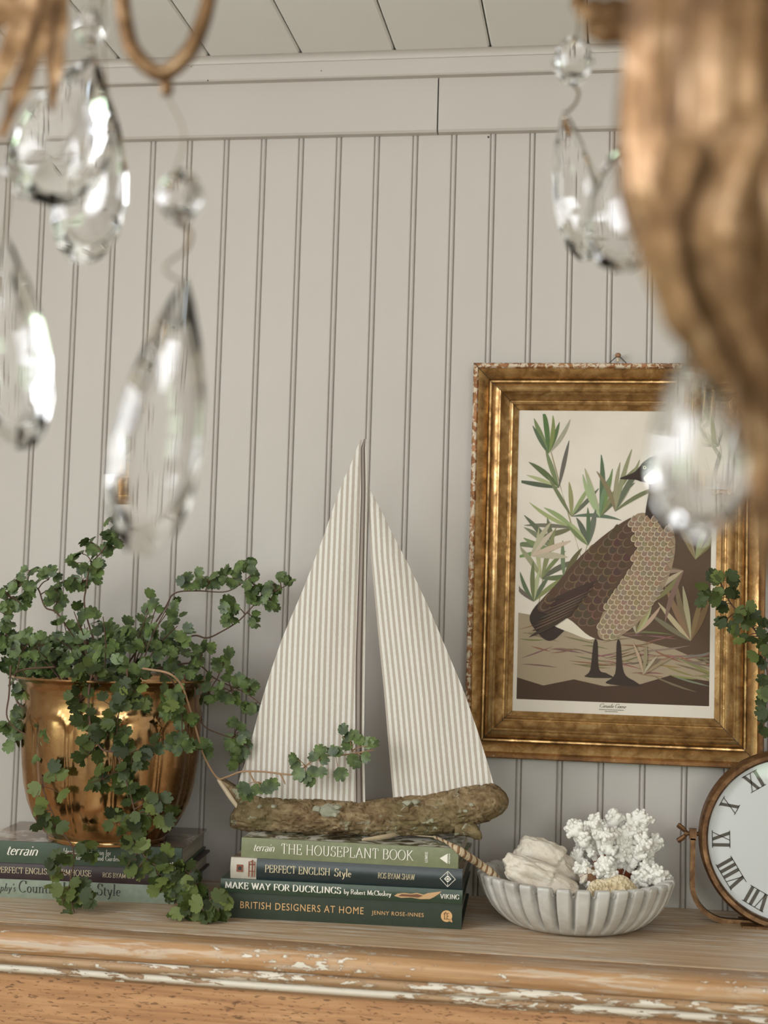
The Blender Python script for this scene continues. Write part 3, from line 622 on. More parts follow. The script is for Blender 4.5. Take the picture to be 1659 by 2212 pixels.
# stand: a flat bar bent to a U, both ends on the pivots
yb = cc.y + .004; hw = R0 + .0075; zbot = TOP + .0025; Rb = .045
path = [(-hw, cc.z - .004)] + [(-hw, zbot + Rb + (cc.z - .02 - zbot - Rb) * (1 - t / 3)) for t in range(1, 3)]
path += [(-hw + Rb * (1 - cos(a)), zbot + Rb * (1 - sin(a))) for a in [pi / 2 * t / 10 for t in range(0, 11)]]
path += [(-x, z) for x, z in path[::-1]]
st = MB(); rows = []
for i, (u, z_) in enumerate(path):
    a = Vector(path[max(i - 1, 0)]); b = Vector(path[min(i + 1, len(path) - 1)]); d = (b - a).normalized(); nn = Vector((-d.y, d.x)) * .0032
    rows.append([Vector((cc.x + u + nn.x, yb - .0055, z_ + nn.y)), Vector((cc.x + u - nn.x, yb - .0055, z_ - nn.y)), Vector((cc.x + u - nn.x, yb + .0055, z_ - nn.y)), Vector((cc.x + u + nn.x, yb + .0055, z_ + nn.y))])
st.grid(rows, close=True); st.add([p for p in rows[0]] + [p for p in rows[-1]], [(0, 1, 2, 3), (7, 6, 5, 4)])
st.build('stand', MAT['clock_metal'], ck, angle=50)
MB().box((cc.x - .06, yb - .03, TOP), (cc.x + .06, yb + .03, TOP + .003)).build('foot_plate', MAT['clock_metal'], ck, smooth=False)
for s in (-1, 1):
    px_ = cc.x + s * hw; zc = cc.z + .0015
    pv = MB().tube([(cc.x + s * (R0 - .003), yb, zc), (px_ + s * .009, yb, zc)], .0028, 10)
    pv.box((px_ - .0045, yb - .0055, zc - .0075), (px_ + .0045, yb + .0055, zc + .0065)); pv.build('pivot', MAT['clock_metal'], ck)
    wn = MB().tube([(px_ + s * .007, yb, zc), (px_ + s * .011, yb, zc)], .0042, 10)
    for k2 in (-1, 1): wn.tube(bez([(px_ + s * .009, yb, zc + k2 * .002), (px_ + s * .013, yb, zc + k2 * .006), (px_ + s * .0195, yb, zc + k2 * .0105)], 4), [.0022, .0025, .0028, .003, .0032, .0033, .0034, .0033, .0028], 8)
    wn.build('wing_nut', MAT['clock_metal'], ck)

# ------------------------------------------------------------------ framed print
FY = -.030
tl = P(1020, 784, FY); bl = P(1004, 1632, FY); fx0 = (tl.x + bl.x) / 2; fx1 = P(1652, 1500, FY).x
fz1 = P(1230, 783, FY).z; fz0 = P(1230, 1645, FY).z
fr = empty('framed_print', ((fx0 + fx1) / 2, -.002, fz0), 'antique gilt picture frame holding a brown goose print, hung on the panelled wall', 'picture frame')
pr = [(0, .004), (0, .026), (.0015, .0285), (.0055, .0290), (.0070, .0265), (.0085, .0275), (.011, .0262), (.015, .0228), (.0195, .0188), (.0205, .0165), (.0212, .0110), (.0232, .0108),
      (.0242, .0150), (.0262, .0192), (.029, .0222), (.032, .0236), (.0345, .0240), (.0352, .0262), (.0368, .0268), (.0382, .0255), (.0390, .0225), (.0430, .0180), (.0475, .0148), (.0482, .0118), (.0500, .0120), (.0508, .0140), (.0525, .0145), (.0538, .0132),
      (.0545, .0105), (.0600, .0065), (.0610, .0030), (.0610, .0015)]
SCW = ((P(1113, 1200, FY).x - P(1012, 1200, FY).x)) / .0610
pr = [(a * SCW, b) for a, b in pr]; FWID = pr[-1][0]
def rail(c0, c1, inx, inz, edge_only):
    """one mitred rail from corner c0 to c1, profile growing inward"""
    lo, hi = (0, 5) if edge_only else (4, len(pr))
    mb = MB(); rows = []
    for a, h in pr[lo:hi]:
        rows.append([Vector((c0[0] + inx[0] * a, -h, c0[1] + inz[0] * a)), Vector((c1[0] + inx[1] * a, -h, c1[1] + inz[1] * a))])
    n = 24; rr = [[r[0].lerp(r[1], i / n) for i in range(n + 1)] for r in rows]
    mb.grid(rr); return mb
cs = {'top': ((fx0, fz1), (fx1, fz1), (1, -1), (-1, -1)), 'bottom': ((fx0, fz0), (fx1, fz0), (1, -1), (1, 1)), 'left': ((fx0, fz0), (fx0, fz1), (1, 1), (1, -1)), 'right': ((fx1, fz0), (fx1, fz1), (-1, -1), (1, -1))}
for nm, (c0, c1, ix, iz) in cs.items():
    ro = rail(c0, c1, ix, iz, False).build('rail', MAT['gilt_frame'], fr, angle=28)
    rail(c0, c1, ix, iz, True).build('chipped_edge', MAT['gilt_edge' if nm in ('left', 'top') else 'gilt_edge_dark'], ro, angle=28)
for (sx, sz), (cx_, cz_) in zip(((1, -1), (-1, -1), (1, 1), (-1, 1)), ((fx0, fz1), (fx1, fz1), (fx0, fz0), (fx1, fz0))):
    L_, R_ = [], []
    for a, h in pr[1:-1]:
        c = Vector((cx_ + sx * a, -h - .0003, cz_ + sz * a)); t = Vector((-sz, 0, sx)) * .0003 * sx; L_.append(c + t); R_.append(c - t)
    n = len(L_); mt = MB(); mt.add(L_ + R_, [(i, i + 1, n + i + 1, n + i) for i in range(n - 1)])
    mt.build('mitre_joint', MAT['gap_dark'], fr, smooth=False)
MB().box((fx0 + .003, -.004, fz0 + .003), (fx1 - .003, -.0005, fz1 - .003)).build('backing', MAT['gap_dark'], fr, smooth=False)
px0, px1 = fx0 + FWID - .003, fx1 - FWID + .003; pz0, pz1 = fz0 + FWID - .003, fz1 - FWID + .003
k = M('paper_print', rough=.75); nn = k.noise(k.coord(), 9, 4); k.col(k.ramp(nn, [(.3, srgb(214, 202, 188)), (.7, srgb(226, 216, 204))])); MAT['paper_print'] = k.m
paper = MB().box((px0, -.0055, pz0), (px1, -.0042, pz1)).build('paper', MAT['paper_print'], fr, smooth=False)
# the printed picture: a plain goose among reeds, flat shapes of ink on the paper
k = M('print_ink', rough=.75); at = k.n('ShaderNodeAttribute', attribute_name='ink'); k.col(at.outputs['Color']); MAT['print_ink'] = k.m
ix0, ix1 = px0 + .0035 + .004, px1 - .0035 - .0055; iz0, iz1 = pz0 + .003 + .0155, pz1 - .003 - .004
PW, PH = ix1 - ix0, iz1 - iz0
ink = MB(); ink_cols = []; layer = [0]
def shape(pts, rgb, lift=None):
    """outline in unit picture coordinates, x right, y up"""
    layer[0] += 1; y = -.0056 - layer[0] * .0000035
    b = [(ix0 + u * PW, y, iz0 + v_ * PH) for u, v_ in pts]
    ink.add(b, [tuple(range(len(b)))]); ink_cols.append(srgb(*rgb))
def soft(pts, rgb, n=5):
    m = len(pts); out = []
    for i in range(m):
        p0, p1, p2, p3 = (Vector(pts[(i + j - 1) % m]) for j in range(4))
        for k_ in range(n):
            t = k_ / n; out.append(tuple(.5 * ((2 * p1) + (p2 - p0) * t + (2 * p0 - 5 * p1 + 4 * p2 - p3) * t * t + (3 * p1 - p0 - 3 * p2 + p3) * t ** 3)))
    shape([(min(1, max(0, u)), min(1, max(0, v_))) for u, v_ in out], rgb)
def leafshape(x, y, ang, ln, wd, rgb, bend=0.0, n=7):
    up_, dn = [], []
    for i in range(n + 1):
        t = i / n; a = ang + bend * t; r = wd * sin(pi * min(1, t * .96 + .02)) ** .8
        cx_ = x + ln * t * cos(ang + bend * t * .5); cy_ = y + ln * t * sin(ang + bend * t * .5) * PW / PH
        nx, ny = -sin(a), cos(a) * PW / PH; up_.append((cx_ + nx * r, cy_ + ny * r)); dn.append((cx_ - nx * r, cy_ - ny * r))
    pts = up_ + dn[::-1]; pts = [(min(1, max(0, u)), min(1, max(0, v_))) for u, v_ in pts]
    shape(pts, rgb)
R2 = random.Random(3)
def var(rgb, d=10): return tuple(max(0, min(255, c + R2.randint(-d, d))) for c in rgb)
# marsh behind on the right, bank below
soft([(.52, .12), (.44, .30), (.50, .46), (.62, .58), (.74, .66), (.86, .70), (1, .66), (1, .10)], (86, 66, 48))
shape([(0, .0), (0, .30), (.10, .29), (.22, .27), (.42, .25), (.62, .22), (.82, .19), (1, .14), (1, 0)], (158, 140, 116))
shape([(0, 0), (0, .075), (.14, .05), (.30, .075), (.46, .055), (.64, .065), (.80, .10), (1, .085), (1, 0)], (70, 48, 32))
for i in range(46):
    x = R2.uniform(.0, .7); y = R2.uniform(.09, .25); leafshape(x, y, R2.uniform(-.25, .35), R2.uniform(.08, .26), .004, var((120, 98, 72), 16), R2.uniform(-.3, .3), 4)
for i in range(26): leafshape(R2.uniform(.6, .95), R2.uniform(.09, .2), R2.uniform(-.5, .1), R2.uniform(.1, .3), .005, var((128, 110, 84), 18), .2, 4)
# reeds on the left and behind
greens = ((120, 126, 88), (92, 100, 70), (146, 150, 108), (104, 106, 84), (164, 164, 128))
def spray(x, y, ang, n, ln, spread, wd=.013, cols=greens):
    for i in range(n):
        a = ang + spread * (i / (n - 1) - .5) * 2 + R2.uniform(-.12, .12); leafshape(x, y, a, ln * R2.uniform(.7, 1.15), wd * R2.uniform(.8, 1.2), var(R2.choice(cols)), R2.uniform(-.5, .5))
def cane(pts, rgb=(150, 138, 104)):
    for (a, b), (c, d) in zip(pts, pts[1:]): leafshape(a, b, atan2((d - b) * PH / PW, c - a), sqrt((c - a) ** 2 + ((d - b) * PH / PW) ** 2), .0032, rgb, 0, 4)
cane([(.40, .34), (.30, .55), (.22, .72), (.14, .90)]); cane([(.10, .30), (.14, .48), (.20, .62)]); cane([(.34, .50), (.42, .70)])
spray(.14, .86, 1.5, 6, .24, .7); spray(.20, .74, 2.3, 5, .24, .8); spray(.27, .64, 1.1, 5, .26, .9); spray(.28, .60, 2.9, 4, .24, .5)
spray(.18, .52, 2.6, 6, .22, .8); spray(.12, .42, 1.2, 6, .26, 1.0); spray(.08, .34, 1.6, 6, .22, .9); spray(.24, .42, .9, 5, .22, .8)
spray(.42, .64, 1.5, 8, .30, .7); spray(.50, .66, 1.35, 6, .32, .5); spray(.36, .54, 1.9, 5, .22, .6); spray(.06, .50, .6, 4, .20, .6, .015, ((176, 172, 138), (188, 182, 150)))
# rushes on the right
tans = ((150, 134, 100), (172, 158, 124), (126, 110, 82), (110, 98, 70))
spray(.90, .22, 1.9, 7, .34, .7, .014, tans); spray(.86, .46, 3.6, 7, .26, .7, .014, tans); spray(.92, .50, 1.5, 7, .34, .6, .012, tans); spray(.62, .24, 1.3, 6, .20, .7, .010, tans)
# goose: standing in profile, head level, looking left
brown, dark, pale, fawn = (84, 62, 46), (52, 38, 30), (216, 204, 186), (150, 128, 104)
soft([(.40, .205), (.42, .205), (.43, .115), (.47, .10), (.50, .085), (.36, .085), (.385, .11)], dark)
soft([(.52, .205), (.54, .205), (.56, .105), (.62, .075), (.64, .06), (.47, .065), (.515, .10)], dark)
soft([(.06, .285), (.10, .235), (.16, .205), (.22, .225), (.30, .30), (.22, .37), (.12, .345)], dark)                 # tail
soft([(.18, .265), (.28, .235), (.40, .215), (.44, .28), (.34, .31), (.24, .30)], pale)                               # vent
body = [(.10, .315), (.20, .405), (.32, .50), (.46, .585), (.60, .645), (.72, .650), (.80, .605), (.815, .53), (.785, .44), (.71, .345), (.61, .265), (.49, .215), (.38, .225), (.26, .285)]
soft(body, brown)
soft([(.60, .645), (.72, .650), (.80, .605), (.815, .53), (.785, .44), (.71, .345), (.61, .265), (.49, .215), (.42, .235), (.46, .33), (.56, .43), (.62, .53)], fawn)     # breast and flank
soft([(.66, .635), (.675, .74), (.665, .80), (.69, .835), (.75, .845), (.80, .81), (.81, .72), (.785, .63), (.74, .60)], dark)   # neck
soft([(.52, .775), (.60, .80), (.645, .835), (.70, .855), (.76, .84), (.765, .79), (.70, .765), (.64, .765), (.60, .772)], dark)  # head and bill
soft([(.645, .778), (.70, .81), (.735, .805), (.72, .77), (.68, .757)], pale)                                           # cheek
shape([(.650 + .009 * cos(t), .815 + .006 * sin(t)) for t in [i * pi / 5 for i in range(10)]], (226, 214, 190)); shape([(.650 + .005 * cos(t), .815 + .0034 * sin(t)) for t in [i * pi / 4 for i in range(8)]], (30, 24, 20))
def scallops(rows, base, d, size):
    for (x0_, y0_), (x1_, y1_), n in rows:
        for i in range(n):
            t = (i + .5) / n; x = x0_ + (x1_ - x0_) * t; y = y0_ + (y1_ - y0_) * t; a0 = radians(R2.uniform(200, 214))
            w_ = size * R2.uniform(.85, 1.15); out = [(x + w_ * cos(a0 + s), y + w_ * sin(a0 + s) * PW / PH) for s in [-1.3 + 2.6 * j / 6 for j in range(7)]]
            inn = [(x + w_ * .80 * cos(a0 + s), y + w_ * .80 * sin(a0 + s) * PW / PH) for s in [1.2 - 2.4 * j / 6 for j in range(7)]]
            shape(out + inn, var(d, 8))
def inside(pt, poly):
    x, y = pt; r_ = False
    for (x0_, y0_), (x1_, y1_) in zip(poly, poly[1:] + poly[:1]):
        if (y0_ > y) != (y1_ > y) and x < (x1_ - x0_) * (y - y0_) / (y1_ - y0_) + x0_: r_ = not r_
    return r_
def feathers(poly, step, size, fill, edge, ang):
    pts = []
    for i in range(80):
        for j in range(80):
            x = .05 + i * step + (j % 2) * step / 2; y = .18 + j * step * .5
            if inside((x, y), poly): pts.append((x + R2.uniform(-1, 1) * step * .08, y))
    pts.sort(key=lambda q: q[0] * cos(ang) + q[1] * sin(ang), reverse=True)
    for x, y in pts:
        for kk_, rgb in ((1.0, edge), (.84, fill)):
            out = []
            for j in range(9):
                t = -pi / 2 + pi * j / 8; lx = cos(t) * size * kk_; ly = sin(t) * size * .62 * kk_
                out.append((x + lx * cos(ang) - ly * sin(ang), y + (lx * sin(ang) + ly * cos(ang)) * PW / PH))
            if all(inside(q, body_s) for q in out[2:7:2]): shape(out, var(rgb, 6))
body_s = [(Vector(q) - Vector((.48, .42))) * 1.03 + Vector((.48, .42)) for q in body]; body_s = [tuple(q) for q in body_s]
feathers([(.12, .30), (.32, .50), (.46, .585), (.58, .63), (.60, .52), (.52, .40), (.42, .25), (.28, .28)], .050, .042, (80, 58, 43), (112, 88, 68), 3.75)
feathers([(.58, .64), (.72, .645), (.80, .60), (.81, .53), (.78, .44), (.70, .345), (.61, .27), (.49, .222), (.43, .245), (.47, .33), (.57, .43), (.62, .53)], .034, .031, (140, 118, 95), (192, 174, 148), 3.85)
for i in range(7): leafshape(.42 - .02 * i, .42 - .018 * i, 3.62 + .02 * i, .28, .013, var((62, 45, 34), 5), -.1)
for i in range(6): leafshape(.38 - .02 * i, .385 - .016 * i, 3.64, .25, .0016, (126, 100, 78), -.1)
spray(.66, .10, 1.2, 5, .16, .6, .009, tans)
me_o = ink.build('printed_picture', MAT['print_ink'], paper, smooth=False)
ca = me_o.data.color_attributes.new('ink', 'FLOAT_COLOR', 'CORNER'); li = 0
for pl in me_o.data.polygons:
    for _ in range(pl.loop_total): ca.data[pl.loop_start + _].color = ink_cols[pl.index]
cp = MB(); zc = pz0 + .003 + .0085; xm = (ix0 + ix1) / 2
serif_text(cp, 'Canada Goose', xm - .017, zc, .0052, -.0058, thick=.11, thin=.04, slant=.35, serif=0, width=.036, track=-.02)
for i, (w_, dz_) in enumerate(((.034, -.0034), (.018, -.0058))):
    for j in range(int(w_ / .0016)):
        a = xm - w_ / 2 + j * .0016; cp.add([(a, -.0058, zc + dz_), (a + .0010, -.0058, zc + dz_), (a + .0010, -.0058, zc + dz_ + .0010), (a, -.0058, zc + dz_ + .0010)], [(0, 1, 2, 3)])
cp.build('caption', MAT['ink_dark'], paper, smooth=False)
# hanging nail and wire
np_ = P(1335, 768, -.010)
nl = empty('picture_nail', (np_.x, 0, np_.z), 'pale round-headed nail with dark wire loop above the gilt frame', 'nail')
MB().ball((np_.x, -.013, np_.z), .0042, 10, 6, (1, .8, .8)).build('head', flat('nail_head', (150, 112, 84), .6, .2), nl)
MB().tube([(np_.x, .004, np_.z - .001), (np_.x, -.012, np_.z)], .0014, 8).build('shank', MAT['steel_wire'], nl)
MB().tube([(np_.x, -.0085, np_.z - .0085), (np_.x, -.0085, np_.z + .001)], .0020, 8).build('peg', flat('nail_bone', (206, 190, 166), .6), nl)
MB().tube([(np_.x - .022, -.004, fz1 - .006), (np_.x - .0035, -.0085, np_.z - .0025), (np_.x, -.0092, np_.z - .001), (np_.x + .0035, -.0085, np_.z - .0025), (np_.x + .022, -.004, fz1 - .006)], .0006, 6).build('wire', MAT['ink_dark'], nl)

# ------------------------------------------------------------------ sailboat
BY = -.157
flat('sail_back', (214, 206, 196), .9)
def mk_sail():
    k = M('ticking_cloth', rough=.92, spec=.2); u = k.n('ShaderNodeUVMap'); sp = k.n('ShaderNodeSeparateXYZ'); k.l(u.outputs[0], sp.inputs[0])
    x = sp.outputs[0]; f = k.math('FRACT', k.math('MULTIPLY', x, 1 / .00735)); jit = k.noise(k.coord(), 260, 3)
    f2 = k.math('ADD', f, k.math('MULTIPLY', k.math('SUBTRACT', jit, .5), .14))
    st = k.ramp(f2, [(.42, (0, 0, 0)), (.50, (1, 1, 1)), (.92, (1, 1, 1)), (1.0, (0, 0, 0))])
    wv = k.noise(k.coord(scale=(1, 1, .3)), 700, 3)
    c = k.mix(st, srgb(232, 227, 220), srgb(186, 174, 162)); c = k.mix(k.math('MULTIPLY', wv, .35), c, srgb(168, 156, 146))
    k.col(c); k.bump(wv, .35, .0006); MAT['ticking_cloth'] = k.m
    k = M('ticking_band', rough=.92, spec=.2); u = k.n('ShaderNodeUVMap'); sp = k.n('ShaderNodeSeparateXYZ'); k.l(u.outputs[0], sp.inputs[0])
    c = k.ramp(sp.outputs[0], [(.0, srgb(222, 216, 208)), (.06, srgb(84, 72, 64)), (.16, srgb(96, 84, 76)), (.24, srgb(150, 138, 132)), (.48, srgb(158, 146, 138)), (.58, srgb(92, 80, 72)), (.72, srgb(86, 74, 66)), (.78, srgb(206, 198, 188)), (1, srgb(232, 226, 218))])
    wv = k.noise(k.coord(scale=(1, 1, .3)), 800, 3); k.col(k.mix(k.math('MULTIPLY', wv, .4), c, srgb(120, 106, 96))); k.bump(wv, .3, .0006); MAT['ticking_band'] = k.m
mk_sail()
hull_z = P(780, 1765, BY).z
sb = empty('sailboat', (P(790, 1800, BY).x, BY, STACK_TOP), 'driftwood sailboat with two striped ticking sails on a bark-covered log hull', 'sailboat')
def sail(name, left, right, mat, Y, bulge, uvfn, nx=28, nz=46):
    """left/right: tables of (py, px) outlines; a cloth with thickness"""
    y0_, y1_ = left[0][0], left[-1][0]; F = []; UV = []
    for j in range(nz + 1):
        t = j / nz; py = y0_ + (y1_ - y0_) * t; a = interp(left, py); b = interp(right, py); row = []; ur = []
        for i in range(nx + 1):
            s = i / nx; p0 = P(a + (b - a) * s, py, Y)
            wv = bulge * sin(pi * s) * sin(pi * min(1, t * 1.0)) + .0030 * t * sin(s * 9 + t * 5) * s * (1 - s) * 2
            row.append(Vector((p0.x, Y - wv, p0.z))); ur.append(uvfn(s, t, p0, a, b))
        F.append(row); UV.append(ur)
    mb = MB(); mb.grid(F); n1 = len(mb.f)
    mb.grid([[q + Vector((0, .0012, 0)) for q in r] for r in F]); n = nx + 1; off = (nz + 1) * n
    for j in range(nz): 
        mb.f.append((j * n, (j + 1) * n, off + (j + 1) * n, off + j * n)); mb.f.append((j * n + nx, (j + 1) * n + nx, off + (j + 1) * n + nx, off + j * n + nx))
    for i in range(nx): mb.f.append((i, i + 1, off + i + 1, off + i)); mb.f.append((nz * n + i, nz * n + i + 1, off + nz * n + i + 1, off + nz * n + i))
    o = mb.build(name, mat, sb, angle=60); uvl = o.data.uv_layers.new(name='UVMap'); flatuv = [u for r in UV for u in r]; flatuv += flatuv
    for lp in o.data.loops: uvl.data[lp.index].uv = flatuv[lp.vertex_index]
    return o
seamx = lambda py: interp([(948, 779), (1050, 781), (1200, 776), (1440, 768), (1600, 768), (1740, 769)], py)
Ls = [(950, 778), (1000, 759), (1040, 740), (1090, 722), (1150, 702), (1210, 679), (1270, 656), (1330, 630), (1380, 609), (1440, 588), (1500, 569), (1560, 553), (1610, 540), (1660, 525), (1700, 511), (1712, 518), (1740, 560)]
Rs = [(950, 780)] + [(py, seamx(py)) for py in range(1000, 1741, 60)] + [(1740, 769)]
ls_o = sail('main_sail', Ls, Rs, MAT['ticking_cloth'], BY - .004, .006, lambda s, t, p0, a, b: ((p0.x - P(seamx(1300), 1300, BY).x) + .00018, t))
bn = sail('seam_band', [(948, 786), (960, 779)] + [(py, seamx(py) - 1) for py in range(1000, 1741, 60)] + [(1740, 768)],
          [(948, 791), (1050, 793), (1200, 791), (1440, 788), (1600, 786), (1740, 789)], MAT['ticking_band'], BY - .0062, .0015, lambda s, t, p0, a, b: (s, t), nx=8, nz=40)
L2 = [(1054, 795), (1100, 796), (1200, 801), (1350, 815), (1500, 830), (1620, 840), (1735, 850)]
R2_ = [(1054, 797), (1100, 822), (1140, 841), (1215, 880), (1300, 921), (1395, 961), (1490, 1001), (1580, 1032), (1660, 1057), (1700, 1068), (1735, 1068)]
ux = P(820, 1400, BY).x
def uv2(s, t, p0, a, b):
    c = P(interp(L2, 1054 + (1735 - 1054) * t), 1054 + 681 * t, BY).x; return ((p0.x - c) * 1.0 + .004, t)
sail('jib_sail', L2, R2_, MAT['ticking_cloth'], BY - .0015, .008, uv2)
MB().tube([P(779, 1740, BY + .003), P(786, 1000, BY + .003)], [.0030, .0022], 10).build('mast', flat('mast_wood', (150, 124, 96), .7), sb)
# log hull
def mk_bark():
    k = M('bark', rough=.9, spec=.2); v = k.coord(); vs = k.coord(scale=(1, 1, 1.6))
    n1 = k.noise(vs, 42, 8, .7, .5); n2 = k.noise(v, 18, 5, .6, .4); n3 = k.noise(v, 75, 5, .6, .8)
    c = k.ramp(n1, [(.32, srgb(58, 42, 28)), (.43, srgb(112, 90, 64)), (.56, srgb(144, 122, 92)), (.72, srgb(178, 160, 128))])
    c = k.mix(k.ramp(n2, [(.48, (0, 0, 0)), (.64, (.55, .55, .55))]), c, srgb(112, 104, 70))
    lm_ = k.math('MULTIPLY', k.ramp(n3, [(.58, (0, 0, 0)), (.63, (1, 1, 1))]), k.ramp(k.noise(v, 14, 3), [(.46, (0, 0, 0)), (.58, (1, 1, 1))]))
    c = k.mix(k.math('MULTIPLY', lm_, .8), c, srgb(178, 176, 152))
    k.col(c); k.bump(k.math('ADD', n1, k.math('MULTIPLY', lm_, .25)), .9, .003); MAT['bark'] = k.m
mk_bark(); flat('cut_wood', (196, 156, 116), .75, var=.15, bump=.3, bscale=300); flat('peeled_wood', (208, 188, 160), .75, var=.1); flat('lichen', (158, 156, 136), .95, var=.2, bump=.6, bscale=500)
tp = [(503, 1753), (512, 1738), (520, 1722), (560, 1719), (620, 1722), (700, 1726), (780, 1729), (850, 1722), (920, 1716), (985, 1703), (1030, 1694), (1062, 1690), (1080, 1700), (1092, 1712), (1099, 1726)]
bt = [(503, 1788), (540, 1796), (600, 1801), (700, 1804), (800, 1806), (900, 1805), (980, 1800), (1010, 1792), (1030, 1783), (1060, 1772), (1085, 1759), (1097, 1745), (1099, 1734)]
hb = MB(); rows = []; NX, NA = 260, 80
for i in range(NX + 1):
    px = 503 + (1099 - 503) * i / NX; a = P(px, interp(tp, px), BY); b = P(px, interp(bt, px), BY); cz = (a.z + b.z) / 2; hz = (a.z - b.z) / 2; hy = min(.027, hz * 1.15)
    row = []
    for kx in range(NA):
        t = 2 * pi * kx / NA; ct, st_ = cos(t), sin(t); p0 = Vector((a.x, BY + hy * ct, cz + hz * st_))
        q = p0 * 1.0; nv = noise.noise(Vector((q.x * 46, q.y * 70, q.z * 70))) * .5 + noise.noise(Vector((q.x * 120, q.y * 190, q.z * 190))) * .3
        cr_ = noise.voronoi(Vector((q.x * 52 + noise.noise(q * 80) * .6, q.y * 120, q.z * 150 + noise.noise(q * 60) * 1.2)))[0]; crack = max(0, .16 - (cr_[1] - cr_[0])) / .16
        d = nv * .0024 + noise.noise(Vector((q.x * 30, q.y * 220, q.z * 220))) * .0010 - crack * .0030 * (1 if st_ > -.9 else .4)
        row.append(p0 + Vector((0, ct, st_)) * d)
    rows.append(row)
hb.grid(rows, close=True); hb.add(rows[-1], [tuple(range(NA))])
hull = hb.build('hull_log', MAT['bark'], sb, angle=80)
ce_ = MB(); ce_.add([p_ + Vector((-.0006, 0, 0)) for p_ in rows[0]], [tuple(range(NA))]); rim = [Vector((p_.x - .0009, BY + (p_.y - BY) * 1.05, hull_z + (p_.z - hull_z) * 1.0)) for p_ in rows[0]]
ce_.build('cut_end', MAT['cut_wood'], hull, smooth=False)
# raised bow splinter with its peeled edge, stern stub, lichen crusts
sp_ = MB(); o1 = [P(x, y, BY - .012) for x, y in ((470, 1681), (492, 1694), (520, 1709), (560, 1722), (556, 1760), (526, 1762), (514, 1744), (490, 1712))]
sp_.add(o1 + [p_ + Vector((.004, .024, -.003)) for p_ in o1], [tuple(range(8)), tuple(range(15, 7, -1))] + [(k, (k + 1) % 8, 8 + (k + 1) % 8, 8 + k) for k in range(8)])
spo = sp_.build('bow_splinter', MAT['bark'], sb, angle=20)
MB().tube(bez([P(470, 1682, BY - .013), P(484, 1702, BY - .014), P(502, 1728, BY - .0145), P(519, 1751, BY - .0150)], 5), [.0008] + [.0022 + .0009 * sin(pi * i / 14) for i in range(14)] + [.0010], 8).build('peeled_edge', MAT['peeled_wood'], spo)
sk = MB(); path = bez([P(985, 1782, BY - .008), P(1012, 1788, BY - .012), P(1030, 1799, BY - .016), P(1040, 1806, BY - .018)], 5)
rw = [[p_ + Vector((0, cos(t) * r * 1.0, sin(t) * r)) + Vector((noise.noise(p_ * 300 + Vector((t, 0, 0))) * .0015,) * 3) for t in [2 * pi * j / 14 for j in range(14)]] for p_, r in zip(path, [.014, .0135, .013, .0125, .012, .0115, .011, .0105, .0098, .009, .0082, .0075, .0066, .0058, .005, .004])]
sk.grid(rw, close=True); sk.add(rw[-1], [tuple(range(14))]); sk.build('stern_stub', MAT['bark'], sb)
for x, y, r in ((708, 1752, .014), (684, 1748, .007), (728, 1744, .006), (722, 1760, .006), (880, 1735, .007), (898, 1733, .006), (1005, 1752, .005), (560, 1743, .004), (590, 1742, .004), (1018, 1738, .005)):
    c = P(x, y, BY - .0262); lb = MB(); n = 12
    rr = [r * (.75 + .4 * R2.random()) for _ in range(n)]
    lb.add([c + Vector((0, -.0022, 0))] + [c + Vector((rr[j] * .6 * cos(2 * pi * j / n), -.0014, rr[j] * .42 * sin(2 * pi * j / n))) for j in range(n)] + [c + Vector((rr[j] * cos(2 * pi * j / n), .003, rr[j] * .62 * sin(2 * pi * j / n))) for j in range(n)],
           [(0, 1 + j, 1 + (j + 1) % n) for j in range(n)] + [(1 + j, 1 + n + j, 1 + n + (j + 1) % n, 1 + (j + 1) % n) for j in range(n)])
    lb.build('lichen', MAT['lichen'], hull)
# ------------------------------------------------------------------ straw cord over the books
flat('straw', (196, 176, 146), .8, var=.12); flat('straw_brown', (128, 92, 62), .8, var=.15)
cdp = P(905, 1803, -.20)
cd = empty('straw_cord', (cdp.x, -.20, STACK_TOP), 'braided straw cord with a frayed pale end, lying over the book stack into the bowl', 'cord')
def onstack(px, py, dz=.0): q = PZ(px, py, STACK_TOP + dz); return q
c1 = [onstack(783, 1814, .004), onstack(830, 1808, .005), onstack(868, 1801, .005), onstack(905, 1805, .004), onstack(940, 1808, .004)]
MB().tube(bez(c1, 5), [.0008 + .0024 * sin(pi * min(1, (i + 1) / 14)) for i in range(21)], 8).build('pale_end', MAT['straw'], cd)
kn = MB(); kc = onstack(869, 1798, .006); kn.ball(kc, .0050, 10, 6, (1, 1, .8))
for j in range(7):
    a = j * .9; kn.tube([kc, kc + Vector((.006 * cos(a), -.003 + .003 * sin(a), .007 + .003 * sin(a * 2)))], [.0008, .0003], 5)
kn.build('knot', MAT['straw'], cd)
c2 = bez([onstack(938, 1808, .004), onstack(962, 1818, .004), P(985, 1832, -.226), P(1008, 1848, -.222), P(1035, 1866, -.20), P(1060, 1884, -.195), P(1078, 1902, -.19)], 10)
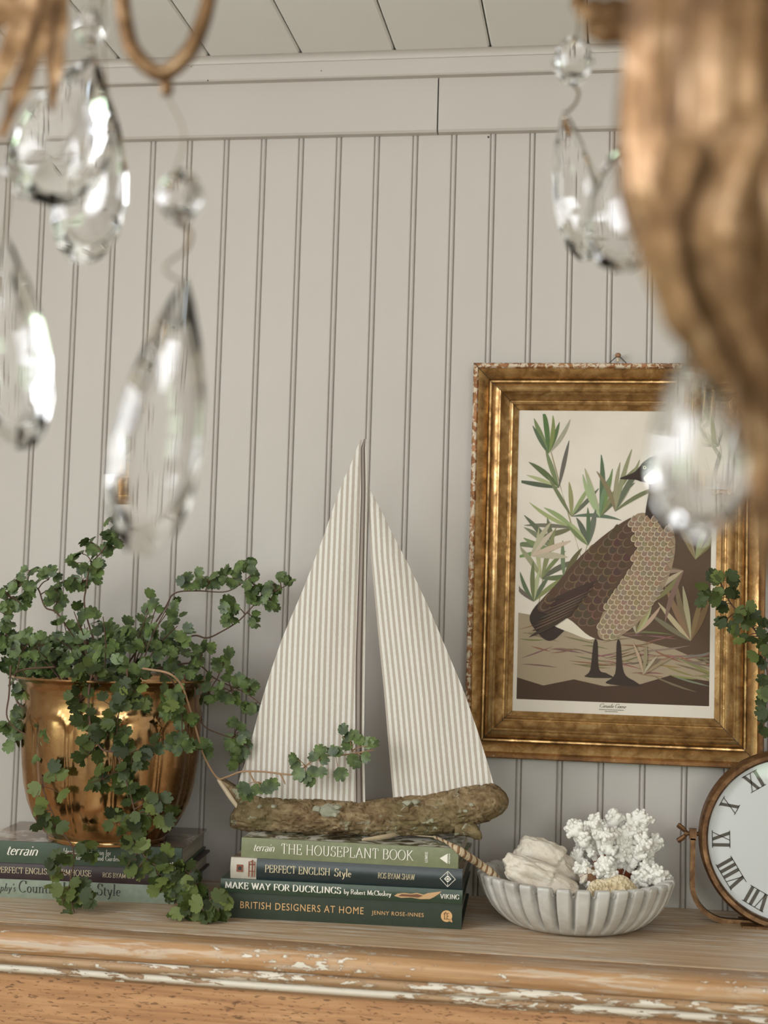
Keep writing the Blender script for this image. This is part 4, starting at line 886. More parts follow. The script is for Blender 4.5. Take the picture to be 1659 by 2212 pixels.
for ph, mt_ in ((0, 'straw'), (2.09, 'straw_brown'), (4.19, 'straw')):
    pth = []; rd = []
    for i, p_ in enumerate(c2):
        t = i / (len(c2) - 1); d = (c2[min(i + 1, len(c2) - 1)] - c2[max(i - 1, 0)]).normalized(); a1 = d.cross(Vector((0, 1, 0))).normalized(); a2 = d.cross(a1)
        rr = .0005 + .0019 * smooth01(.15, .45, t) * (1 - .45 * smooth01(.8, 1, t)); ang = i * 1.35 + ph
        pth.append(p_ + a1 * cos(ang) * rr + a2 * sin(ang) * rr); rd.append(.0011 + rr * .72)
    MB().tube(bez(pth, 3), [rd[min(len(rd) - 1, i // 3)] for i in range(len(pth) * 3 - 2)], 7).build('strand', MAT[mt_], cd)

# ------------------------------------------------------------------ brass pot
PY = -.140; pa = P(240, 1795, PY); PXC = P(240, 1600, PY).x; mpp = (P(1240, 1600, PY).x - P(240, 1600, PY).x) / 1000
pot = empty('brass_pot', (PXC, PY, LSTACK_TOP), 'polished brass pot with fluted sides and a flared rim, standing on the books', 'planter')
zr = P(240, 1468, PY - .05).z; H = zr - LSTACK_TOP
def zf(t): return LSTACK_TOP + H * t
pp = [(.0, 0), (.074, 0), (.0765, .005), (.0770, .022), (.0765, .030), (.083, .055), (.092, .10), (.101, .17), (.108, .25), (.1135, .35), (.1165, .46), (.1185, .56), (.1195, .66), (.1195, .73), (.1185, .79), (.1178, .85), (.1185, .90), (.121, .945), (.1275, .98), (.1335, .995), (.1345, 1.0), (.1335, 1.008), (.127, .998), (.119, .96), (.1155, .90), (.1155, .6), (.1, .3), (.0, .25)]
pf2 = []
for (r, t), (r2, t2) in zip(pp, pp[1:]):
    for j in range(3): pf2.append((r + (r2 - r) * j / 3, t + (t2 - t) * j / 3))
pf2.append(pp[-1]); NL = 12
def flute(r, t, a, i):
    if i >= 60: return r, zf(t)
    ph = (a * NL / (2 * pi) + .28) % 1.0; s = abs(ph - .5) * 2            # 0 lobe centre, 1 seam
    top = .80 - .085 * s ** 3; amp = smooth01(top + .012, top - .03, t) * smooth01(.03, .14, t) if t < top + .02 else 0
    bul = sqrt(max(0, 1 - s ** 2.2)); ribs = exp(-((s - 1) / .13) ** 2)
    edge = exp(-((t - top) / .010) ** 2) * .0016
    return r * (1 - .09 * amp * (1 - bul)) + amp * .0050 * ribs + edge * 1.3, zf(t)
mbp = MB(); mbp.lathe((PXC, PY, 0), pf2, 480, flute, cap=False); mbp.build('body', MAT['brass_pot'], pot, angle=70)
so = MB(); so.lathe((PXC, PY, 0), [(.0001, zf(.975)), (.06, zf(.97)), (.1160, zf(.945))], 40, cap=False); so.build('soil', flat('soil', (52, 40, 32), .95, bump=.8, bscale=120, var=.3), pot)

# ------------------------------------------------------------------ ivy
def mk_leaf():
    k = M('ivy_leaf', rough=.42, spec=.4); oi = k.n('ShaderNodeObjectInfo'); v = k.coord()
    at = k.n('ShaderNodeAttribute', attribute_name='tint'); rv = k.math('ADD', oi.outputs['Random'], 0.0)
    c = k.ramp(rv, [(0, srgb(42, 50, 22)), (.4, srgb(62, 74, 30)), (.75, srgb(86, 98, 44)), (1, srgb(126, 138, 74))])
    c = k.mix(k.math('MULTIPLY', k.noise(v, 130, 3), .35), c, srgb(48, 62, 34)); k.col(c)
    bt_ = k.n('ShaderNodeBsdfTranslucent'); k.l(c, bt_.inputs['Color']); mx = k.n('ShaderNodeMixShader'); mx.inputs[0].default_value = .22
    k.l(k.b.outputs[0], mx.inputs[1]); k.l(bt_.outputs[0], mx.inputs[2]); k.l(mx.outputs[0], [n_ for n_ in k.t.nodes if n_.type == 'OUTPUT_MATERIAL'][0].inputs['Surface'])
    k.bump(k.noise(v, 220, 3), .25, .0008); MAT['ivy_leaf'] = k.m
mk_leaf(); flat('ivy_stem', (88, 62, 46), .7); flat('ivy_stem_tan', (158, 124, 94), .7)
def degrees_(a): return a * 180 / pi
def leaf_mesh(i):
    R = random.Random(100 + i); mb = MB(); n = 22; pts = []
    wide = (1.08, 1.16, 1.0, 1.1)[i % 4]; n = 30
    for j in range(n + 1):
        t = j / n; a = radians(-44 + 268 * t)                          # sweeps from the base round the tip
        notch = sum(dp * exp(-((degrees_(a) - c_) / 8.0) ** 2) for c_, dp in ((56 + 6 * (i % 2), .36), (124 - 5 * (i % 3), .34), (90 + 5 * i, .15), (12, .18), (168, .18), (-26, .1), (206, .1)))
        r = .50 * (1 - notch) * (1 + .035 * (1 if j % 2 else -1)) * (1 + R.uniform(-.03, .03)) * (.92 + .08 * sin(a))
        pts.append((wide * r * cos(a), .44 + r * sin(a)))
    curl = (.10, .22, -.12, .16)[i % 4]
    def lift(x, y): return -curl * (x * x) * 1.6 - .10 * (y - .4) ** 2 + (.05 if abs(x) > .02 else 0) + .03 * sin(9 * x + i)
    vs = [(0, 0, 0), (0, .45, -.02)] + [(x, y, lift(x, y)) for x, y in pts]
    fs = [(1, 2 + j, 3 + j) for j in range(n)] + [(1, 0, 2), (1, 2 + n, 0)]
    mb.add(vs, fs); me = mb.mesh('leaf', MAT['ivy_leaf'], smooth=True, angle=70); return me, mb
LEAF = [leaf_mesh(i) for i in range(4)]
class Ivy:
    def __init__(s, seed): s.R = random.Random(seed); s.lv = []; s.st = []; s.clpts = []
    def vine(s, pts, r0=.0013, r1=.0006, mat='ivy_stem'):
        w = bez(pts, 6); s.st.append([w, r0, r1, mat, MB()]); return w
    def cluster(s, c, rx, rz, n, size, ry=.012, face=(0, -1, .45), jit=.55, link=.09):
        best = None
        for v in s.st:
            for p_ in v[0]:
                d = (p_ - c).length
                if best is None or d < best[0]: best = (d, p_, v)
        mbp = best[2][4] if best else None
        hub = c + Vector((0, .004, -.2 * rz))
        if best and best[0] < link and best[0] > .002:
            mid = (best[1] + hub) / 2 + Vector((0, 0, .15 * best[0])); mbp.tube(bez([best[1], mid, hub], 3), [.0009, .0008, .0008, .0007, .0007, .0006, .0006], 5)
        for i in range(n):
            for tr in range(12):
                u, v_ = s.R.uniform(-1, 1), s.R.uniform(-1, 1)
                if u * u + v_ * v_ <= 1: break
            pos = c + Vector((u * rx, s.R.uniform(-ry, ry), v_ * rz))
            s.leaf(pos, hub, size * s.R.uniform(.72, 1.12), face, jit, mbp)
    def leaf(s, pos, hub, size, face, jit, mbp=None):
        R = s.R; nrm = (Vector(face).normalized() + Vector((R.gauss(0, jit), R.gauss(0, jit) * .7, R.gauss(0, jit)))).normalized()
        d = pos - hub; d = d - nrm * d.dot(nrm)
        if d.length < 1e-5: d = nrm.orthogonal()
        d = (d.normalized() + Vector((R.gauss(0, .35), R.gauss(0, .2), R.gauss(0, .35) - .1))); d = (d - nrm * d.dot(nrm)).normalized()
        base = pos - d * size * .45; x = d.cross(nrm).normalized()
        m = Matrix(((x.x, d.x, nrm.x, base.x), (x.y, d.y, nrm.y, base.y), (x.z, d.z, nrm.z, base.z), (0, 0, 0, 1))) @ Matrix.Scale(size, 4)
        s.lv.append((pos, m, R.randrange(4), size))
        if mbp is not None and (base - hub).length < .05: mbp.tube([hub, (hub + base) / 2 + Vector((0, -.001, .0015)), base], [.0006, .0005, .0005], 4, cap=False)
    def build(s, root, limit=295):
        o0 = origin(root)
        for w, r0, r1, mat, mbp in s.st:
            n = len(w); mb = MB(); mb.tube(w, [r0 + (r1 - r0) * i / (n - 1) for i in range(n)], 7)
            b = len(mb.v); mb.v += mbp.v; mb.f += [tuple(i + b for i in f) for f in mbp.f]
            mb.build('vine', MAT[mat], root)
        s.lv.sort(key=lambda l: l[0].y - l[3] * 2)
        for pos, m, v, sz in s.lv[:limit]:
            o = bpy.data.objects.new('leaf', LEAF[v][0]); COL.objects.link(o); o.parent = root
            mm = m.copy(); mm.translation = m.translation - o0; o.matrix_basis = mm
        if len(s.lv) > limit:
            mb = MB()
            for pos, m, v, sz in s.lv[limit:]: mb.add([m @ q for q in LEAF[v][1].v], LEAF[v][1].f)
            o = mb.build('inner_foliage', MAT['ivy_leaf_inner'], root, angle=70); o['kind'] = 'stuff'
k = M('ivy_leaf_inner', rough=.45); k.col(k.ramp(k.noise(k.coord(), 60, 2), [(.35, srgb(50, 64, 32)), (.65, srgb(96, 114, 60))])); MAT['ivy_leaf_inner'] = k.m
C5 = lambda x, y: (x / 2.552, 1100 + y / 2.552)
C6 = lambda x, y: (x / 2.552, 1600 + y / 2.552)
def potfront(px): dx = (px - 240) * mpp; return PY - sqrt(max(.0004, .121 ** 2 - dx * dx)) - .012
iv = Ivy(11)
plant = empty('ivy_plant', (PXC, PY, zf(.90)), 'bushy green ivy with scalloped leaves trailing out of the brass pot', 'plant')
def V5(pts, Y, **kw): return iv.vine([P(*C5(x, y), Y if not callable(Y) else Y(C5(x, y)[0])) for x, y in pts], **kw)
crown = lambda x, y: (x, y)
V5([(560, 860), (470, 560), (475, 430), (500, 310), (560, 235), (620, 150), (665, 90), (690, 60)], PY - .02)
V5([(500, 860), (330, 590), (250, 540), (210, 440), (150, 410), (90, 430), (40, 490), (0, 550), (-40, 640)], PY - .03)
V5([(700, 860), (900, 560), (960, 465), (1080, 450), (1240, 455), (1330, 410), (1400, 345)], PY + .02)
V5([(800, 860), (1040, 705), (1140, 710), (1220, 675), (1310, 620), (1370, 560), (1430, 500), (1520, 450), (1605, 408)], PY + .01)
V5([(860, 880), (1070, 850), (1180, 930), (1260, 970), (1350, 1010), (1445, 1080)], PY - .01)
V5([(900, 900), (1060, 960), (1080, 1110), (1130, 1200), (1230, 1245), (1300, 1270), (1372, 1312)], PY - .03)
pts8 = [P(*C5(x, y), Yv) for x, y, Yv in ((700, 860, -.20), (800, 880, -.245), (930, 905, -.262), (1000, 970, -.250), (1040, 1080, -.235), (1080, 1210, -.215), (1120, 1350, -.198), (1195, 1478, -.190), (1250, 1476, -.192), (1330, 1447, -.194), (1450, 1447, -.195), (1620, 1462, -.195))]
iv.vine(pts8 + [P(x, y, -.195) for x, y in ((660, 1655), (690, 1635), (750, 1630), (808, 1620))], .0015, .0010, 'ivy_stem_tan')
iv.vine([P(x, y, -.195) for x, y in ((537, 1665), (548, 1686), (556, 1690), (565, 1692))], .0012, .0008, 'ivy_stem_tan')
iv.vine([P(x, y, -.195) for x, y in ((605, 1672), (612, 1684), (616, 1694))], .0011, .0008, 'ivy_stem_tan')
lowY = lambda px: -.262
iv.vine([P(*C5(x, y), potfront(max(60, C5(x, y)[0]))) for x, y in ((300, 870), (90, 900), (90, 1050), (180, 1140), (220, 1260), (225, 1400))] + [P(*C6(x, y), -.258) for x, y in ((240, 270), (290, 400), (350, 510), (400, 590), (405, 680), (385, 780), (385, 840), (410, 950))], .0013, .0007)
iv.vine([P(*C5(x, y), potfront(C5(x, y)[0])) for x, y in ((520, 870), (490, 1000), (500, 1200), (560, 1320), (640, 1350), (690, 1480))] + [P(*C6(x, y), -.266) for x, y in ((740, 380), (755, 540), (800, 640), (880, 700), (960, 750), (1050, 850), (1120, 950), (1140, 1005))], .0014, .0007)
V5([(700, 880), (700, 960), (670, 1060), (650, 1160), (640, 1300)], lambda px: potfront(px))
V5([(900, 900), (960, 960), (1000, 1100), (1000, 1300)], lambda px: potfront(px))
V5([(60, 860), (50, 1020), (40, 1150), (120, 1230), (260, 1270)], lambda px: potfront(max(70, px)) - .004)
u_ = mpp / 2.552
def CL(tab, Y, face=(0, -1, .45), size=.0185, jit=.5, fn=C5, ry=.010):
    for x, y, rx, ry_, n in tab:
        q = fn(x, y); yy_ = Y(q[0]) if callable(Y) else Y
        iv.cluster(P(q[0], q[1], yy_), rx * u_, ry_ * u_, n, size, ry, face, jit)
CL([(640, 90, 50, 45, 6), (590, 120, 40, 30, 3), (670, 140, 40, 25, 3), (500, 190, 40, 40, 4), (610, 210, 60, 50, 8), (450, 240, 30, 30, 2), (510, 300, 50, 50, 6), (400, 290, 30, 40, 3), (450, 390, 80, 60, 13), (540, 340, 30, 30, 3)], PY - .02)
CL([(100, 400, 60, 40, 7), (160, 340, 50, 20, 3), (150, 450, 50, 50, 7), (260, 380, 60, 50, 8), (300, 440, 50, 50, 7), (310, 500, 40, 50, 5), (50, 480, 50, 50, 6), (20, 570, 40, 60, 6), (110, 525, 40, 15, 3), (30, 680, 60, 60, 9), (0, 760, 40, 60, 5)], PY - .03)
CL([(1080, 390, 60, 50, 6), (1150, 400, 50, 40, 5), (1260, 380, 60, 50, 8), (1340, 320, 60, 40, 6), (1400, 320, 40, 40, 4), (1030, 400, 40, 30, 3)], PY + .02)
CL([(1400, 420, 60, 50, 8), (1440, 480, 80, 60, 11), (1500, 410, 50, 40, 4), (1590, 400, 30, 25, 3), (1530, 370, 40, 20, 2), (1290, 530, 60, 50, 7), (1260, 600, 50, 25, 4), (1400, 610, 40, 40, 4), (1500, 520, 40, 40, 3)], PY + .01)
CL([(1240, 850, 60, 70, 10), (1270, 990, 90, 70, 14), (1370, 990, 50, 60, 5), (1390, 1100, 50, 30, 4), (1130, 760, 60, 30, 5), (1060, 960, 50, 80, 7), (1150, 1000, 40, 90, 6)], PY - .015, (.2, -1, .3))
CL([(1290, 1240, 60, 70, 9), (1310, 1310, 60, 50, 8), (1320, 1400, 30, 40, 3)], PY - .03, (.3, -1, .3))
CL([(130, 760, 80, 60, 10), (215, 740, 50, 70, 7), (160, 970, 110, 70, 14), (440, 890, 70, 60, 9), (530, 930, 60, 60, 8), (440, 1040, 60, 80, 9), (480, 1170, 60, 60, 7), (640, 1090, 80, 110, 15), (740, 1010, 60, 70, 9), (770, 1080, 50, 40, 5), (920, 1100, 70, 60, 8), (960, 1010, 70, 60, 6), (1010, 1150, 60, 60, 7), (990, 1300, 80, 40, 9), (1110, 1320, 60, 35, 5), (700, 1260, 70, 70, 9), (580, 1240, 50, 60, 6), (830, 1320, 50, 60, 6), (480, 1340, 60, 70, 8), (560, 1480, 90, 60, 9), (660, 1460, 60, 50, 6), (700, 1560, 90, 60, 11), (720, 1400, 60, 60, 6), (800, 1600, 80, 50, 7)], lambda px: potfront(min(420, max(50, px))), (0, -1, .5), .0205)
CL([(120, 1150, 50, 50, 5), (240, 1180, 50, 50, 5), (30, 1200, 40, 50, 6), (120, 1240, 90, 40, 8), (270, 1260, 50, 50, 7), (90, 1290, 50, 20, 3), (220, 1355, 50, 20, 3)], lambda px: potfront(max(60, px)) - .004)
for x, y in ((300, 140), (275, 200), (345, 190), (190, 265), (230, 340), (345, 300)): iv.leaf(P(*C6(x, y), -.262), P(*C6(235, 250), -.258), .021, (0, -1, .3), .3, iv.st[9][4])
CL([(200, 430, 60, 60, 5), (310, 490, 60, 40, 5), (350, 630, 50, 40, 3), (470, 560, 50, 50, 5), (520, 630, 40, 50, 3), (290, 720, 40, 80, 6), (380, 820, 60, 50, 5), (430, 850, 60, 60, 6), (500, 870, 40, 30, 3), (340, 880, 50, 30, 3), (380, 955, 60, 20, 3)], -.262, fn=C6, size=.0195)
CL([(640, 440, 60, 60, 6), (720, 490, 50, 50, 5), (740, 550, 40, 50, 4), (800, 600, 40, 50, 4), (720, 650, 60, 50, 4), (750, 710, 40, 40, 4), (830, 390, 80, 60, 9), (890, 340, 60, 40, 5), (930, 420, 50, 50, 4), (910, 660, 60, 60, 6), (860, 730, 60, 60, 6), (960, 760, 70, 70, 9), (1040, 740, 50, 60, 5), (880, 820, 40, 30, 3), (930, 850, 50, 40, 4), (1020, 850, 70, 60, 8), (1090, 800, 50, 50, 5), (1140, 900, 70, 60, 8), (1210, 850, 40, 40, 3), (1240, 910, 50, 40, 3), (980, 930, 50, 40, 4), (1060, 960, 50, 40, 4), (1200, 960, 50, 40, 4), (1130, 975, 40, 40, 4)], -.268, fn=C6, size=.0205)
# leaves of the spray in front of the sail
sp1 = [(633, 1638), (638, 1650), (646, 1672), (660, 1680), (672, 1690), (676, 1666), (694, 1668), (692, 1620), (678, 1634), (700, 1640), (719, 1622), (730, 1625), (741, 1575), (752, 1592), (765, 1588), (750, 1610), (775, 1598), (795, 1605), (790, 1636), (762, 1640), (768, 1650), (736, 1672), (806, 1605)]
for x, y in sp1:
    hb_ = min(((661, 1655), (725, 1632), (760, 1622), (700, 1638)), key=lambda h: (h[0] - x) ** 2 + (h[1] - y) ** 2); iv.leaf(P(x, y, -.201), P(*hb_, -.195), .0175 if y != 1672 else .021, (0, -1, .25), .28, iv.st[6][4])
for x, y in ((527, 1703), (533, 1718), (556, 1705), (578, 1700), (590, 1694)): iv.leaf(P(x, y, -.201), P(556, 1690, -.195), .020, (0, -1, .2), .4, iv.st[7][4])
# crown of the plant
ytop = [(0, 640), (80, 660), (180, 670), (280, 650), (340, 570), (400, 500), (540, 510), (600, 600), (640, 600), (720, 520), (790, 470), (850, 455), (920, 470), (1000, 490), (1060, 520), (1080, 650), (1100, 740)]
ybot = [(0, 820), (60, 860), (200, 870), (450, 880), (560, 900), (800, 900), (1000, 890), (1060, 870), (1100, 790)]
for i in range(430):
    x = iv.R.uniform(10, 1095); a, b = interp(ytop, x), interp(ybot, x) + 45; t = iv.R.random() ** .62; y = a + (b - a) * t
    q = C5(x, y); rr = sqrt(max(.0, .128 ** 2 - ((q[0] - 240) * mpp) ** 2)); Yv = PY + iv.R.uniform(-rr, rr * .5) * (.35 + .65 * t)
    c = P(q[0], q[1], Yv); iv.leaf(c, Vector((PXC + (c.x - PXC) * .6, PY, zf(.9))), iv.R.uniform(.014, .021), (0, -.9, .7), .55)
for i in range(26):
    x = iv.R.uniform(150, 1000); y = interp(ytop, x) + iv.R.uniform(20, 160); q = C5(x, y); e1 = P(q[0], q[1], PY + iv.R.uniform(-.09, .04)); b0 = Vector((PXC + (e1.x - PXC) * .45, PY + iv.R.uniform(-.06, .03), zf(.9)))
    iv.vine([b0, (b0 + e1) / 2 + Vector((iv.R.uniform(-.01, .01), 0, .01)), e1], .0011, .0006)
iv.build(plant)

# second ivy, in a pot beyond the clock; its shoots lean into view
RY = -.115; rc = P(2130, 1800, RY)
rp = empty('terracotta_pot', (rc.x, RY, TOP), 'small terracotta pot beyond the clock', 'planter')
MB().lathe((rc.x, RY, TOP), [(.0001, 0), (.050, 0), (.062, .085), (.068, .086), (.070, .110), (.064, .111), (.060, .100), (.0001, .098)], 40, cap=False).build('body', flat('terracotta', (166, 104, 74), .8, var=.12), rp)
iv2 = Ivy(5); plant2 = empty('trailing_ivy', (rc.x, RY, TOP + .098), 'green ivy shoots reaching over the right side of the gilt frame above the clock', 'plant')
C7 = lambda x, y: (1500 + x / 4.424, 1200 + y / 4.424)
b0 = Vector((rc.x, RY, TOP + .095))
iv2.vine([b0, P(1900, 1560, RY), P(1760, 1470, RY)] + [P(*C7(x, y), RY) for x, y in ((703, 880), (570, 700), (500, 640), (400, 520), (330, 430), (250, 260))], .0016, .0008)
iv2.vine([b0 + Vector((0, .01, 0)), P(1880, 1500, RY), P(1740, 1405, RY)] + [P(*C7(x, y), RY) for x, y in ((703, 930), (700, 1150), (690, 1330), (680, 1500), (660, 1660))], .0014, .0007)
iv2.vine([b0 + Vector((0, -.01, 0)), P(1980, 1450, RY), P(1900, 1330, RY), P(1800, 1290, RY)], .0014, .0007)
lst = ((170, 190), (230, 200), (200, 230), (70, 290), (110, 340), (90, 380), (60, 450), (200, 430), (190, 390), (270, 480), (270, 510), (360, 190), (370, 240), (340, 360), (370, 360), (230, 350), (250, 640), (270, 620), (370, 690), (390, 720), (420, 600), (440, 540), (520, 620), (500, 660), (540, 640), (430, 820), (470, 790), (540, 490), (580, 570), (500, 560), (650, 640), (690, 650), (640, 740), (700, 780), (560, 960), (600, 990), (650, 1040), (680, 900), (700, 930), (650, 1190), (690, 1200), (670, 1320), (700, 1300), (640, 1500), (660, 1540), (630, 1650), (680, 1690), (640, 1390), (560, 810))
for x, y in lst:
    q = C7(x, y); pos = P(q[0], q[1], RY - .006 + iv2.R.uniform(-.008, .004)); wv = min(((p_ - pos).length, j) for j, v in enumerate(iv2.st) for p_ in v[0])[1]
    hub = min(iv2.st[wv][0], key=lambda p_: (p_ - pos).length + abs(p_.z - pos.z) * .2); iv2.leaf(pos, hub, .0185 * iv2.R.uniform(.85, 1.15), (-.1, -1, .35), .38, iv2.st[wv][4])
for v in iv2.st:
    for p_ in v[0]:
        if p_.x > P(1668, 1500, RY).x and iv2.R.random() < .9: iv2.leaf(p_ + Vector((iv2.R.uniform(-.02, .02), -.008, iv2.R.uniform(-.02, .02))), p_, .019, (0, -1, .4), .5, v[4])
iv2.cluster(b0 + Vector((0, 0, .03)), .06, .03, 40, .020, .05, (0, -.6, .8))
iv2.build(plant2)

# ------------------------------------------------------------------ marble bowl
def mk_marble():
    k = M('marble', rough=.28); v = k.coord(scale=(1, 1, 2)); n1 = k.noise(v, 10, 6, .6, 1.6); n2 = k.noise(v, 40, 4)
    c = k.ramp(n1, [(.30, srgb(176, 172, 166)), (.5, srgb(202, 199, 194)), (.7, srgb(218, 216, 212))]); c = k.mix(k.math('MULTIPLY', n2, .25), c, srgb(190, 180, 168)); k.col(c)
    k.b.inputs['Subsurface Weight'].default_value = .12; k.b.inputs['Subsurface Radius'].default_value = (.006, .005, .004); k.b.inputs['Subsurface Scale'].default_value = .6; MAT['marble'] = k.m
mk_marble()
BWY = -.142; bc = P(1243, 1950, BWY); bx = bc.x; BR = (P(1459, 1915, BWY).x - P(1030, 1915, BWY).x) / 2; bx = (P(1459, 1915, BWY).x + P(1030, 1915, BWY).x) / 2
BH = .0635
bowl = empty('marble_bowl', (bx, BWY, TOP), 'shallow grey-white marble bowl with deeply ribbed sides, holding coral and shells', 'bowl')
op = [(.0, 0), (.070, 0), (.078, .0010), (.088, .006), (.098, .0135), (.108, .0240), (.1155, .036), (.1205, .048), (.1230, .056), (.1240, .0600), (.1235, .0625), (.1215, .0635), (.117, .0632), (.110, .0622), (.1075, .0612), (.1055, .0585), (.100, .048), (.090, .032), (.074, .018), (.05, .0105), (.0, .009)]
scb = BR / .124; fine = []
for (r, z), (r2, z2) in zip(op, op[1:]):
    for j in range(2): fine.append((r + (r2 - r) * j / 2, z + (z2 - z) * j / 2))
fine.append(op[-1]); NR = 32
def rib(r, z, a, i):
    ph = (a * NR / (2 * pi)) % 1.0; s = abs(ph - .5) * 2; gr = smooth01(.62, .94, s); bul = sqrt(max(0, 1 - (s * .98) ** 3))
    rr, zz = r, z
    if 2 < i <= 20: rr = r - (.0115 * gr * smooth01(.004, .016, z) + .0030 * (1 - bul)) * (.6 + .4 * smooth01(0, .03, z))
    if 16 < i <= 32: zz = z - .0085 * gr * smooth01(.045, .058, z) * (1 if i < 29 else .6)
    if 26 < i < 36: rr = r + .004 * gr
    return rr * scb, TOP + zz
MB().lathe((bx, BWY, 0), fine, NR * 14, rib, cap=False).build('body', MAT['marble'], bowl, angle=75)

# ------------------------------------------------------------------ coral, shells
flat('coral_white', (240, 236, 228), .75, bump=.5, bscale=500, var=.05); flat('coral_red', (138, 70, 44), .7, var=.2)
k = M('shell', rough=.7); v = k.coord(scale=(1, 1, 1)); n1 = k.noise(v, 34, 7, .65, .6); k.col(k.ramp(n1, [(.3, srgb(196, 178, 156)), (.5, srgb(224, 212, 196)), (.7, srgb(238, 230, 218))])); k.bump(k.noise(v, 90, 6, .7), .7, .003); MAT['shell'] = k.m
flat('comb_coral', (226, 208, 172), .75, var=.08); flat('comb_pit', (176, 148, 108), .85)
CYc = -.125; kc = P(1330, 1915, CYc)
base_z = TOP + .030
co = empty('branch_coral', (kc.x, CYc, base_z), 'branching white coral with rust-red stems, upright in the marble bowl', 'coral')
RC = random.Random(21)
def knob(mb, p, d, r, n=6):
    """a frilly coral tip: a stubby trunk with little fingers"""
    mb.ball(p, r, 8, 6)
    for i in range(n):
        v = (d * .9 + Vector((RC.gauss(0, .75), RC.gauss(0, .75), RC.gauss(0, .75)))).normalized(); L_ = r * RC.uniform(.9, 1.4)
        e1 = p + v * L_; mb.tube([p, p + v * L_ * .6, e1], [r * .62, r * .56, r * .46], 6); mb.ball(e1, r * .48, 6, 5)
        for j in range(2):
            w_ = (v + Vector((RC.gauss(0, .7), RC.gauss(0, .7), RC.gauss(0, .7)))).normalized(); e2 = e1 + w_ * r * .42; mb.ball(e2, r * .34, 6, 4)
heads = [(1246, 1795, .0072, 8), (1262, 1815, .0072, 8), (1283, 1778, .0062, 6), (1278, 1800, .007, 7), (1303, 1795, .0070, 8), (1325, 1775, .0070, 8), (1338, 1785, .0070, 8), (1312, 1812, .007, 8), (1290, 1828, .006, 7), (1262, 1840, .0065, 8), (1250, 1855, .006, 7), (1378, 1770, .0066, 8), (1392, 1775, .006, 7), (1362, 1785, .0068, 8), (1352, 1805, .0068, 8), (1378, 1800, .0070, 8), (1340, 1830, .0066, 8), (1330, 1850, .0066, 8), (1392, 1825, .0066, 7), (1412, 1822, .006, 7), (1405, 1838, .006, 7), (1308, 1878, .0072, 9), (1296, 1888, .006, 7), (1318, 1890, .006, 6), (1372, 1842, .006, 7), (1260, 1880, .0062, 7), (1275, 1895, .006, 7), (1395, 1880, .0068, 8), (1415, 1890, .0068, 8), (1430, 1900, .006, 7), (1378, 1898, .0068, 8), (1390, 1912, .0066, 7), (1402, 1905, .006, 6), (1365, 1815, .006, 6), (1380, 1855, .006, 6)]
wm = MB(); red = []
root_p = P(1330, 1905, CYc); root_p.z = base_z
for x, y, r, n in heads:
    Yv = CYc + RC.uniform(-.034, .030)
    if (x, y) in ((1308, 1878), (1296, 1888), (1318, 1890), (1260, 1880), (1275, 1895)): Yv = CYc - .045
    h = P(x, y, Yv); d = (h - root_p).normalized(); mid = root_p.lerp(h, .55) + Vector((RC.uniform(-.005, .005), 0, RC.uniform(-.003, .006)))
    s0 = root_p.lerp(h, .18); red.append(bez([s0, root_p.lerp(h, .4), mid], 3)); wm.tube(bez([mid, mid.lerp(h, .6), h], 3), [.0042, .0045, .0046, .0046, .0046, .0044, .0042], 7); knob(wm, h, d, r * 1.25, n + 5); knob(wm, mid.lerp(h, .62) + Vector((0, -.004, 0)), d, r * 1.05, 9); knob(wm, mid.lerp(h, .2) + Vector((0, -.003, 0)), d, r * .55, 6)
wm.build('white_branches', MAT['coral_white'], co, angle=80)
rm = MB().ball(root_p + Vector((0, 0, .004)), .020, 10, 7, (1.3, .9, .7))
for pth in red: rm.tube(pth, [.0050 - .0001 * i for i in range(len(pth))], 6)
rm.build('red_stems', MAT['coral_red'], co, angle=80)
# conch-like shell halves
def rock(name, label, outline_c, rx, ry, rz, tilt, seed, ridges, mat='shell', peak=.0):
    c = Vector(outline_c); e = MB(); nu, nv = 110, 60; rows = []
    Rm = Matrix.Rotation(tilt, 3, 'Y')
    for i in range(nv + 1):
        t = pi * i / nv; row = []
        for j in range(nu):
            a = 2 * pi * j / nu; p0 = Vector((sin(t) * cos(a), sin(t) * sin(a), cos(t)))
            p0 = Vector([abs(v) ** .86 * (1 if v >= 0 else -1) for v in p0])
            d = 1 + .16 * noise.noise(p0 * 1.8 + Vector((seed, 0, 0))) + .06 * noise.noise(p0 * 5 + Vector((0, seed, 0))) + ridges * .030 * abs(sin(p0.x * 9 + 3.0 * p0.z + noise.noise(p0 * 3) * 1.6)) * (.4 + .6 * noise.noise(p0 * 2.2 + Vector((9, 0, seed))) ** 2 * 4 if True else 0) + .022 * noise.noise(p0 * 13) + .012 * noise.noise(p0 * 28)
            d *= 1 + peak * max(0, p0.z) * (1 if p0.x < .2 else .3); q = Vector((p0.x * rx * d, p0.y * ry * d, p0.z * rz * d)); row.append(c + Rm @ q)
        rows.append(row)
    e.grid(rows, close=True); o = e.build(name, MAT[mat], None, angle=80); tag(o, label, 'shell', 'shells in the marble bowl'); return o
sc1 = P(1175, 1880, -.155)
s1 = rock('shell', 'chalky white ridged shell wedge, taller, leaning behind another shell in the marble bowl', P(1180, 1872, -.135), .045, .024, .024, radians(30), 3.0, .7, peak=.25)
s2 = rock('shell', 'cream ribbed shell fragment with pronounced growth ridges, in front in the marble bowl', P(1170, 1905, -.185), .046, .021, .0175, radians(20), 7.0, 1.5, peak=.3)
